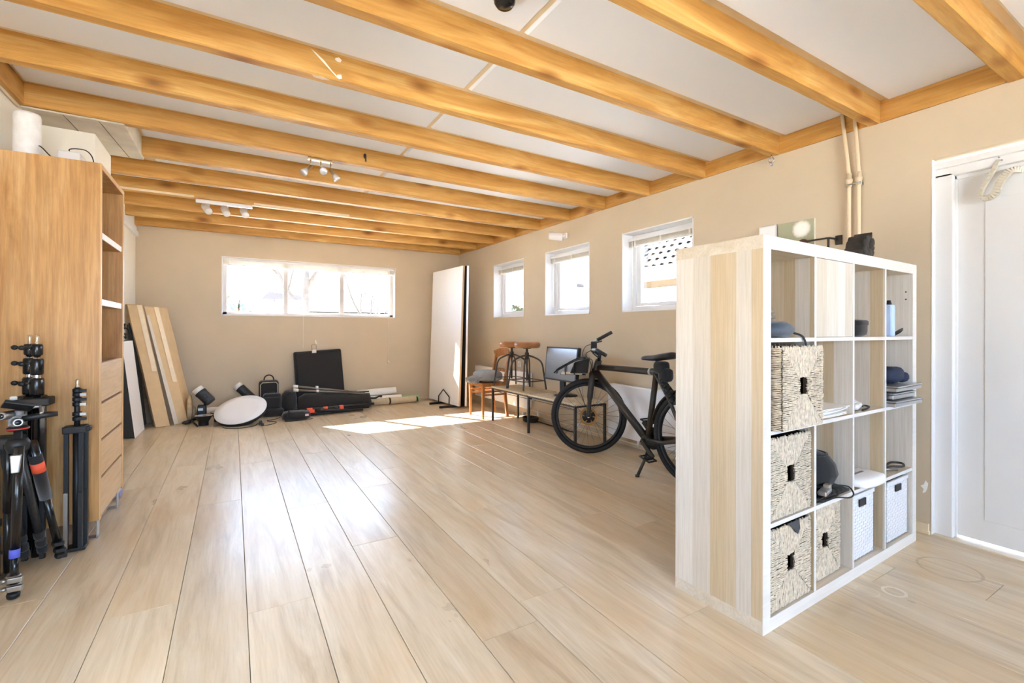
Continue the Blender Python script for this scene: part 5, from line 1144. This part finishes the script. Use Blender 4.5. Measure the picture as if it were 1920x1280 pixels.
for z in (.66, .685, .735, .76, .785, .805):
    m = MB(); m.lathe([(.017, 0), (.019, .003), (.019, .018), (.016, .02)], 14, Matrix.Translation((-.685, 3.20, z))); k = m.build('clamp', M_BLKP, t); m = MB(); m.box((-.672, 3.185, z+.002), (-.648, 3.20, z+.016)); m.build('lever', M_STEEL if z in (.685, .735, .785) else M_BLKP, k)
m = MB(); m.lathe([(.008, 0), (.008, .012), (.006, .014), (.007, .02), (.007, .04), (.005, .044)], 12, Matrix.Translation((-.685, 3.20, .827))); m.build('spigot', mat('brass_spigot', (206, 188, 160), .3, .8), t)
def big_stand(x, y, label, side):
    t = thing('large_light_stand', label, 'stand', (x, y, 0), 0, 'large black folded light stands by the cabinet')
    m = MB(); m.tube([(x, y, .02), (x, y, .80)], .019, 12); m.build('column', M_BLKG, t)
    for dx_, dy_ in ((-.034, -.02), (.03, -.028), (.012, .035)): m = MB(); m.bar((x+dx_, y+dy_, .015), (x+dx_, y+dy_, .765), .022, .022, (0, 1, 0)); l = m.build('leg', M_BLKG, t, bevel=.003); m = MB(); m.bar((x+dx_, y+dy_-.013, .02), (x+dx_, y+dy_-.013, .33), .018, .006, (0, 1, 0)); m.build('brace', M_BLKP, l)
    m = MB(); m.box((x-.055, y-.045, .755), (x+.055, y+.05, .795)); m.build('collar', M_BLKP, t, bevel=.006)
    for z, r, h in ((.805, .027, .085), (.905, .025, .08), (1.0, .022, .055)):
        m = MB(); m.lathe([(r*.85, 0), (r, .006), (r, h-.008), (r*.85, h)], 18, Matrix.Translation((x, y, z))); k = m.build('clamp', M_BLKG, t); m = MB(); kz = z+h*.7; m.tube([(x, y, kz), (x-.045, y-.012, kz)], .006, 8); m.blob((x-.05, y-.014, kz), (.014, .008, .012), nu=8, nv=6); m.build('knob', M_BLKP, k)
    m = MB(); m.tube([(x, y, .79), (x, y, 1.01)], .014, 10); m.build('inner_tube', M_CHROME, t); m = MB(); m.lathe([(.008, 0), (.008, .014), (.006, .016), (.0075, .022), (.0075, .045), (.005, .05)], 12, Matrix.Translation((x, y, 1.05))); m.build('spigot', MATS['brass_spigot'], t)
big_stand(-.868, 3.225, 'large black folded light stand at left, nearer the picture edge', -1)
big_stand(-.822, 3.150, 'large black folded light stand just right of its twin by the cabinet', 1)
# the camera tripod in front
t = thing('camera_tripod', 'black camera tripod with a silver and red pan head standing nearest the viewer', 'tripod', (-.775, 2.80, 0))
AP = Vector((-.80, 2.84, .635))
def leg(p, q, secs, name='leg', mt=M_BLKG):
    p, q = Vector(p), Vector(q); o = None
    for (u0, u1, r) in secs:
        m = MB(); m.tube([p.lerp(q, u0), p.lerp(q, u1)], r, 14)
        if o is None: o = m.build(name, mt, t)
        else: m.build('section', mt, o)
    return o
lg = leg((-.778, 2.775, .63), (-.786, 2.75, .012), [(0, .72, .0165), (.72, .93, .014)])
for z in (.085, .050):
    m = MB(); c = Vector((-.786, 2.751, z)); m.lathe([(.022, -.012), (.024, 0), (.022, .014)], 16, Matrix.Translation(c)); m.box((c.x-.012, c.y-.034, c.z-.010), (c.x+.034, c.y-.014, c.z+.012)); m.blob(c+Vector((-.026, -.012, 0)), (.014, .014, .009), nu=8, nv=6); m.build('lever_lock', M_STEEL, lg, bevel=.003)
m = MB(); m.lathe([(.010, .0), (.020, .006), (.022, .02), (.019, .028)], 16, Matrix.Translation((-.786, 2.749, .0))); m.build('rubber_foot', M_BLKP, lg)
m = MB(); m.tube([(-.7846, 2.7535, .17), (-.7841, 2.755, .205)], .0172, 14); m.build('blue_tape', M_BLUE, lg)
m = MB(); m.prism([(-.795, 2.742, .525), (-.770, 2.742, .525), (-.763, 2.747, .60), (-.800, 2.747, .60)], (0, .016, 0)); m.build('pull_tab', M_STEEL, lg, bevel=.004)
l2 = leg((-.762, 2.86, .63), (-.713, 3.07, .02), [(0, .45, .019), (.45, .9, .0145)])
m = MB(); m.tube([Vector((-.762, 2.86, .63)).lerp(Vector((-.713, 3.07, .02)), u) for u in (.10, .46)], .0235, 14); m.build('foam_grip', M_BLKF, l2)
u = Vector((-.762, 2.86, .63)).lerp(Vector((-.713, 3.07, .02)), .16); v = Vector((-.762, 2.86, .63)).lerp(Vector((-.713, 3.07, .02)), .235); m = MB(); m.tube([u, v], .0240, 14); m.build('red_tape', M_ORANGE, l2)
for q in (.86, .92, .97):
    m = MB(); c = Vector((-.762, 2.86, .63)).lerp(Vector((-.713, 3.07, .02)), q); m.lathe([(.02, -.01), (.022, 0), (.02, .01)], 14, frameM(c, (.05, .21, -.61))); m.box((c.x-.005, c.y-.03, c.z-.008), (c.x+.03, c.y-.012, c.z+.008)); m.build('lever_lock', M_BLKP, l2, bevel=.002)
l3 = leg((-.835, 2.86, .63), (-.87, 2.975, .012), [(0, .5, .0165), (.5, .96, .014)])
m = MB(); m.lathe([(.030, -.04), (.040, -.02), (.040, .0), (.030, .02)], 18, Matrix.Translation(AP)); m.tube([AP+Vector((0, 0, -.25)), AP+Vector((0, 0, .06))], .014, 12); m.build('shoulder', M_BLKP, t)
m = MB(); m.lathe([(.030, 0), (.036, .004), (.036, .012), (.030, .016)], 22, Matrix.Translation(AP+Vector((.0, -.0, .055)))); hd = m.build('pan_base', M_BLKP, t)
m = MB(); m.lathe([(.0365, 0), (.0365, .005)], 22, Matrix.Translation(AP+Vector((0, 0, .061)))); m.build('red_ring', M_RED, hd)
for (o_, d_, L, r) in (((.0, -.02, .095), (.35, -.9, .05), .05, .018), ((-.02, -.01, .125), (-.25, -.95, .05), .05, .018)):
    m = MB(); M = frameM(AP+Vector(o_), d_); m.lathe([(r, -.03), (r, L), (r*.8, L+.006)], 20, M); k = m.build('knob', M_STEEL, hd); m = MB(); m.lathe([(r*.62, L+.0065), (r*.55, L+.009), (.0, L+.009)], 18, M); m.build('knob_cap', M_BLKG, k); m = MB(); m.lathe([(r*1.02, -.034), (r*1.02, -.024)], 18, M); m.build('red_ring', M_RED, k)
m = MB(); m.tube([AP+Vector((-.005, -.01, .10)), AP+Vector((.085, .02, .112)), AP+Vector((.12, .03, .112))], [.012, .0145, .011], 12); m.build('pan_handle', M_BLKP, hd)
m = MB(); m.tube([AP+Vector((-.01, 0, .07)), AP+Vector((.005, .0, .14))], .016, 12); m.box((-.02, -.03, -.02), (.02, .03, .02), Matrix.Translation(AP+Vector((-.005, 0, .10)))); m.build('body', M_GREY, hd, bevel=.004)
m = MB(); R2 = Matrix.Translation(AP+Vector((.0, -.01, .162))) @ Euler((-.45, .30, .35)).to_matrix().to_4x4(); m.box((-.045, -.035, -.006), (.05, .035, .008), R2); pl = m.build('quick_plate', M_BLKP, hd, bevel=.003); m = MB(); m.box((-.03, -.025, .008), (.035, .025, .011), R2); m.lathe([(.006, .011), (.006, .014)], 10, R2); m.build('cork_pad', mat('cork_grey', (96, 92, 88), .8), pl)
m = MB(); m.lathe([(.012, 0), (.012, .012), (.008, .016)], 14, Matrix.Translation(AP+Vector((-.02, .02, .185)))); m.build('bubble_level', M_CAP, pl); m = MB(); m.tube(smoothpath([R2 @ Vector((.045, .0, .0)), R2 @ Vector((.07, -.01, .005)), R2 @ Vector((.08, -.02, -.03))], 4), .007, 8); m.build('release_lever', M_STEEL, pl)
# carbon tripod folded behind, and another at the edge
t = thing('carbon_tripod', 'folded carbon tripod with twist locks leaning behind the camera tripod', 'tripod', (-.84, 3.08, 0))
M_CARB = mat('carbon_tube', (62, 62, 62), .35, .3, var=.3, ns=120)
for p, q in (((-.845, 3.00, .60), (-.788, 3.13, .02)), ((-.90, 3.02, .60), (-.845, 3.10, .02))):
    m = MB(); P, Q = Vector(p), Vector(q); m.tube([P, P.lerp(Q, .82)], .0165, 14); l = m.build('leg', M_CARB, t)
    for u in (.80, .87, .93): m = MB(); m.lathe([(.019, -.016), (.021, -.012), (.021, .012), (.019, .016)], 16, frameM(P.lerp(Q, u), Q-P)); m.build('twist_lock', M_BLKF, l)
m = MB(); m.box((-.93, 2.97, .58), (-.83, 3.06, .64)); m.build('shoulder', M_BLKP, t, bevel=.01)
m = MB(); m.blob((-.872, 3.05, .11), (.028, .024, .04), nu=12, nv=8); m.tube([(-.872, 3.05, .15), (-.875, 3.045, .28)], .010, 8); m.build('ball_head', M_BLKP, t); m = MB(); m.lathe([(.016, 0), (.016, .012)], 14, frameM((-.865, 3.026, .115), (.2, -1, 0))); m.build('lock_knob', M_CAP, t)
t = thing('grey_monopod', 'grey and black folded stand at the left picture edge behind the tripods', 'stand', (-.945, 2.98, 0))
m = MB(); m.tube([(-.93, 2.95, .01), (-.935, 2.95, .60)], .018, 12); m.build('column', M_GREY, t)
for dx_ in (-.04, .03): m = MB(); m.tube([(-.93+dx_, 2.96, .01), (-.932+dx_, 2.96, .52)], .012, 10); l = m.build('leg', M_CARB, t); m = MB(); m.lathe([(.018, 0), (.018, .03)], 12, Matrix.Translation((-.931+dx_, 2.96, .25))); m.build('lock', M_BLKP, l)
m = MB(); m.box((-.99, 2.92, .0), (-.87, 3.0, .022)); m.build('foot_plate', M_STEEL, t, bevel=.003); m = MB(); m.tube([(-.98, 2.93, .70), (-.90, 2.94, .73)], [.02, .026], 12); m.tube([(-.935, 2.95, .6), (-.935, 2.95, .72)], .014, 10); m.build('head', M_BLKP, t)

# ------------------------------------------------------------------ outside
M_PAVE = mat('pale_paving', (196, 190, 180), .9, var=.08, ns=2)
M_LAWN = mat('spring_lawn', (150, 168, 106), .95, var=.2, ns=6)
m = MB(); m.box((-60, -60, -.35), (60, 60, -.15)); o = m.build('trim_5', M_PAVE); tag(o, 'pale paved ground outside the windows', kind='structure')
# neighbour with a tiled roof seen through the nearest small window
M_BRICKW = mat('pale_brick', (74, 60, 42), .9, var=.15, ns=14)
M_ROOFT = mat('slate_tile', (40, 40, 42), .6, var=.15)
M_FASC = mat('white_fascia', (240, 240, 238), .5)
HX, HY0, HY1 = 8.3, 4.5, 9.4
t = thing('neighbour_house', 'neighbouring house with a grey tiled roof and white fascia outside the near small window', 'house', (HX, 7, 0))
m = MB(); m.box((HX, HY0, -.15), (HX+6, HY1, 2.30)); m.build('wall', M_BRICKW, t)
m = MB(); m.box((HX-.35, HY0-.2, 2.28), (HX+.02, HY1+.2, 2.50)); m.box((HX-.42, HY0-.2, 2.44), (HX-.35, HY1+.2, 2.54)); m.build('fascia', M_FASC, t)
m = MB(); m.box((HX-.06, HY0+.3, 1.60), (HX, HY1-.3, 2.02)); m.box((HX-.10, HY0+.3, 2.02), (HX, HY1-.3, 2.10)); m.build('window_band', M_FASC, t)
for k in range(5):
    y = HY0+.5+k*.86; m = MB(); m.box((HX-.075, y, .9), (HX-.04, y+.7, 1.55)); m.build('pane', mat('far_glass', (190, 200, 206), .2), t)
m = MB(); s = .72; Lr = 4.6; m.hexa([(HX-.40, HY0-.2, 2.50), (HX-.40, HY1+.2, 2.50), (HX-.40+Lr, HY1+.2, 2.50+Lr*s), (HX-.40+Lr, HY0-.2, 2.50+Lr*s), (HX-.40, HY0-.2, 2.46), (HX-.40, HY1+.2, 2.46), (HX-.40+Lr, HY1+.2, 2.46+Lr*s), (HX-.40+Lr, HY0-.2, 2.46+Lr*s)]); m.build('roof_deck', M_ROOFT, t)
tm = MB(); w, l = .225, .36; n = 6; vs = []
for e in (0, 1):
    for k in range(n+1):
        u = k/n; zz = .05*math.sin(PI*min(1, u/.62)) if u < .62 else -.018*math.sin(PI*(u-.62)/.38)
        vs.append((-.5*w*1.08+w*1.08*u, e*l, zz+(.032 if e == 0 else 0)))
b0 = len(vs); vs += [(v[0], v[1], v[2]-.016) for v in vs]
fs = [(k, k+1, n+2+k, n+1+k) for k in range(n)]+[(b0+n+1+k, b0+n+2+k, b0+k+1, b0+k) for k in range(n)]+[(k, b0+k, b0+k+1, k+1) for k in range(n)]
tm.add([Vector(v) for v in vs], fs, True); proto = tm.build('roof_tile', M_ROOFT, local=True); proto.parent = t
sl = math.atan(s); first = True; cnt = 0
Minv = wmat(t).inverted()
for r in range(13):
    for c in range(21):
        y = HY0-.1+c*w+(w/2 if r % 2 else 0); d = r*.30
        p = Vector((HX-.42+d*math.cos(sl), y, 2.525+d*math.sin(sl)))
        o = proto if first else proto.copy()
        if not first: COL.objects.link(o); o.parent = t
        first = False; cnt += 1
        o.location = Minv @ p; o.rotation_euler = Euler((sl, 0, -PI/2)) 
t = thing('flat_roof_house', 'pale flat-roofed house with a drainpipe outside the middle small window', 'house', (12.5, 15.2, 0))
m = MB(); m.box((12, 14.9, -.15), (17, 19.5, 2.80)); m.build('wall', mat('pale_render', (236, 232, 224), .9), t); m = MB(); m.box((11.8, 14.7, 2.80), (17.2, 19.7, 3.02)); m.build('roof_edge', mat('grey_roof_edge', (56, 54, 54), .7), t); m = MB(); m.tube([(11.9, 14.82, -.15), (11.9, 14.82, 2.8)], .05, 8); m.build('drainpipe', mat('zinc_pipe', (56, 56, 58), .5, .4), t)
# foliage
M_LEAF = mat('bush_leaf', (40, 56, 20), .7, var=.35, ns=3)
M_LEAFY = mat('yellow_leaf', (74, 74, 26), .7, var=.3, ns=3)
M_PINK = mat('pink_blossom', (110, 48, 42), .7, var=.25, ns=3)
M_BARK = mat('pale_bark', (58, 50, 42), .9, var=.35, ns=9)
M_BARKD = mat('dark_bark', (44, 38, 32), .9, var=.3, ns=9)
def bush(label, c, r, ms, n=420, seed=1, leaf=.09):
    t = thing('garden_bush', label, 'bush', (c[0], c[1], -.15)); rg = random.Random(seed)
    m = MB()
    for k in range(6): a = rg.uniform(0, 2*PI); m.tube([(c[0], c[1], -.15), (c[0]+r[0]*.4*math.cos(a), c[1]+r[1]*.4*math.sin(a), c[2]*.6), (c[0]+r[0]*.7*math.cos(a), c[1]+r[1]*.7*math.sin(a), c[2]+.2*r[2])], [.03, .02, .008], 5)
    m.build('stems', M_BARKD, t, kind='stuff')
    for j, mm in enumerate(ms):
        m = MB()
        for k in range(n//len(ms)):
            v = Vector((rg.gauss(0, 1), rg.gauss(0, 1), rg.gauss(0, 1))).normalized()*rg.uniform(.55, 1.0); p = Vector((c[0]+v.x*r[0], c[1]+v.y*r[1], c[2]+v.z*r[2])); q = Euler((rg.uniform(0, 6), rg.uniform(0, 6), rg.uniform(0, 6))).to_matrix(); s_ = leaf*rg.uniform(.6, 1.3)
            m.add([p+q @ Vector(a) for a in ((-s_, 0, 0), (0, -s_*.5, .15*s_), (s_, 0, 0), (0, s_*.5, .15*s_))], [(0, 1, 2, 3)])
        m.build('leaves', mm, t, kind='stuff')
def tree(label, c, h, seed, spread, mt, lean=0, depth=4, r0=.12, trunk=.5):
    t = thing('bare_tree', label, 'tree', (c[0], c[1], -.15)); rg = random.Random(seed); tr = MB(); br = MB()
    def grow(p, d, L, r, lev):
        pts = [p]; q = p.copy(); dd = d.copy()
        for i in range(4): dd = (dd+Vector((rg.uniform(-.18, .18), rg.uniform(-.18, .18), rg.uniform(-.05, .1)))*(.5+.25*lev)).normalized(); q = q+dd*L/4; pts.append(q.copy())
        (tr if lev == 0 else br).tube(pts, [r*(1-.12*i) for i in range(5)], 8 if lev == 0 else 5)
        if lev < depth:
            for i in range(3 if lev < 2 else 2):
                k = 2+i if lev == 0 else rg.randint(2, 4); a = rg.uniform(0, 2*PI); nd = (dd*.75+Vector((math.cos(a), math.sin(a), .35))*spread).normalized(); grow(pts[min(k, 4)], nd, L*rg.uniform(.5, .72), r*.52, lev+1)
    grow(Vector((c[0], c[1], -.15)), Vector((lean, 0, 1)).normalized(), h*trunk, r0, 0)
    tr.build('trunk', mt, t); br.build('branches', mt, t, kind='stuff'); return t
tree('pale-barked birch tree standing outside the middle pane of the end-wall window', (1.62, 14, -.15), 5.2, 5, .55, M_BARK, .01, 4, .14, .62)
tree('small bare tree outside the right pane of the end-wall window', (3.25, 14.2, -.15), 3.6, 11, .6, M_BARKD, .0, 4, .06)
tree('pruned bare shrub tree at the far right of the end-wall window', (3.75, 15.5, -.15), 3.0, 23, .75, M_BARKD, .05, 4, .07)
bush('green bush with pinkish tips outside the left pane of the end-wall window', (-.02, 14, 1.25), (.5, .5, .75), [M_LEAF, M_LEAF, M_LEAFY, M_PINK], 900, 3)
bush('low yellow green bush outside the middle pane of the end-wall window', (3.05, 18, 1.3), (.5, .4, .42), [M_LEAFY, M_LEAF], 400, 4)
bush('pink flowering bush outside the right pane of the end-wall window', (3.55, 16.4, 1.15), (.8, .5, .5), [M_PINK], 420, 5)
bush('green and yellow bush outside the small window nearest the far corner', (8.9, 14.6, 1.35), (.7, .8, .75), [M_LEAF, M_LEAFY, M_LEAFY], 900, 6)
# houses beyond the end-wall window
t = thing('brick_house', 'far house with a brown tiled roof beyond the end-wall window', 'house', (4.2, 24.5, -.15))
m = MB(); m.box((2.8, 24, -.15), (8.0, 29, 1.95)); m.build('wall', MATS['pale_render'], t); m = MB(); m.prism([(2.7, 23.7, 2.0), (2.7, 26.3, 3.25), (2.7, 29.2, 2.0)], (5.9, 0, 0)); m.build('roof', mat('brown_roof', (56, 44, 38), .8, var=.15, ns=6), t)
for x in (2.95, 4.1, 5.2): m = MB(); m.box((x, 23.95, .9), (x+.6, 24.02, 1.75)); m.build('window', mat('far_dark_glass', (70, 72, 76), .3), t)
t = thing('white_house', 'far low white house with a dark roof edge beyond the end-wall window', 'house', (1.2, 21, -.15))
m = MB(); m.box((.6, 22.5, -.15), (2.6, 23.6, 2.30)); m.build('wall', MATS['pale_render'], t); m = MB(); m.prism([(.9, 22.3, 2.32), (2.62, 22.3, 2.32), (2.62, 22.3, 2.62), (1.3, 22.3, 2.75)], (0, 1.3, 0)); m.build('roof', mat('dark_roof', (50, 44, 42), .8), t)
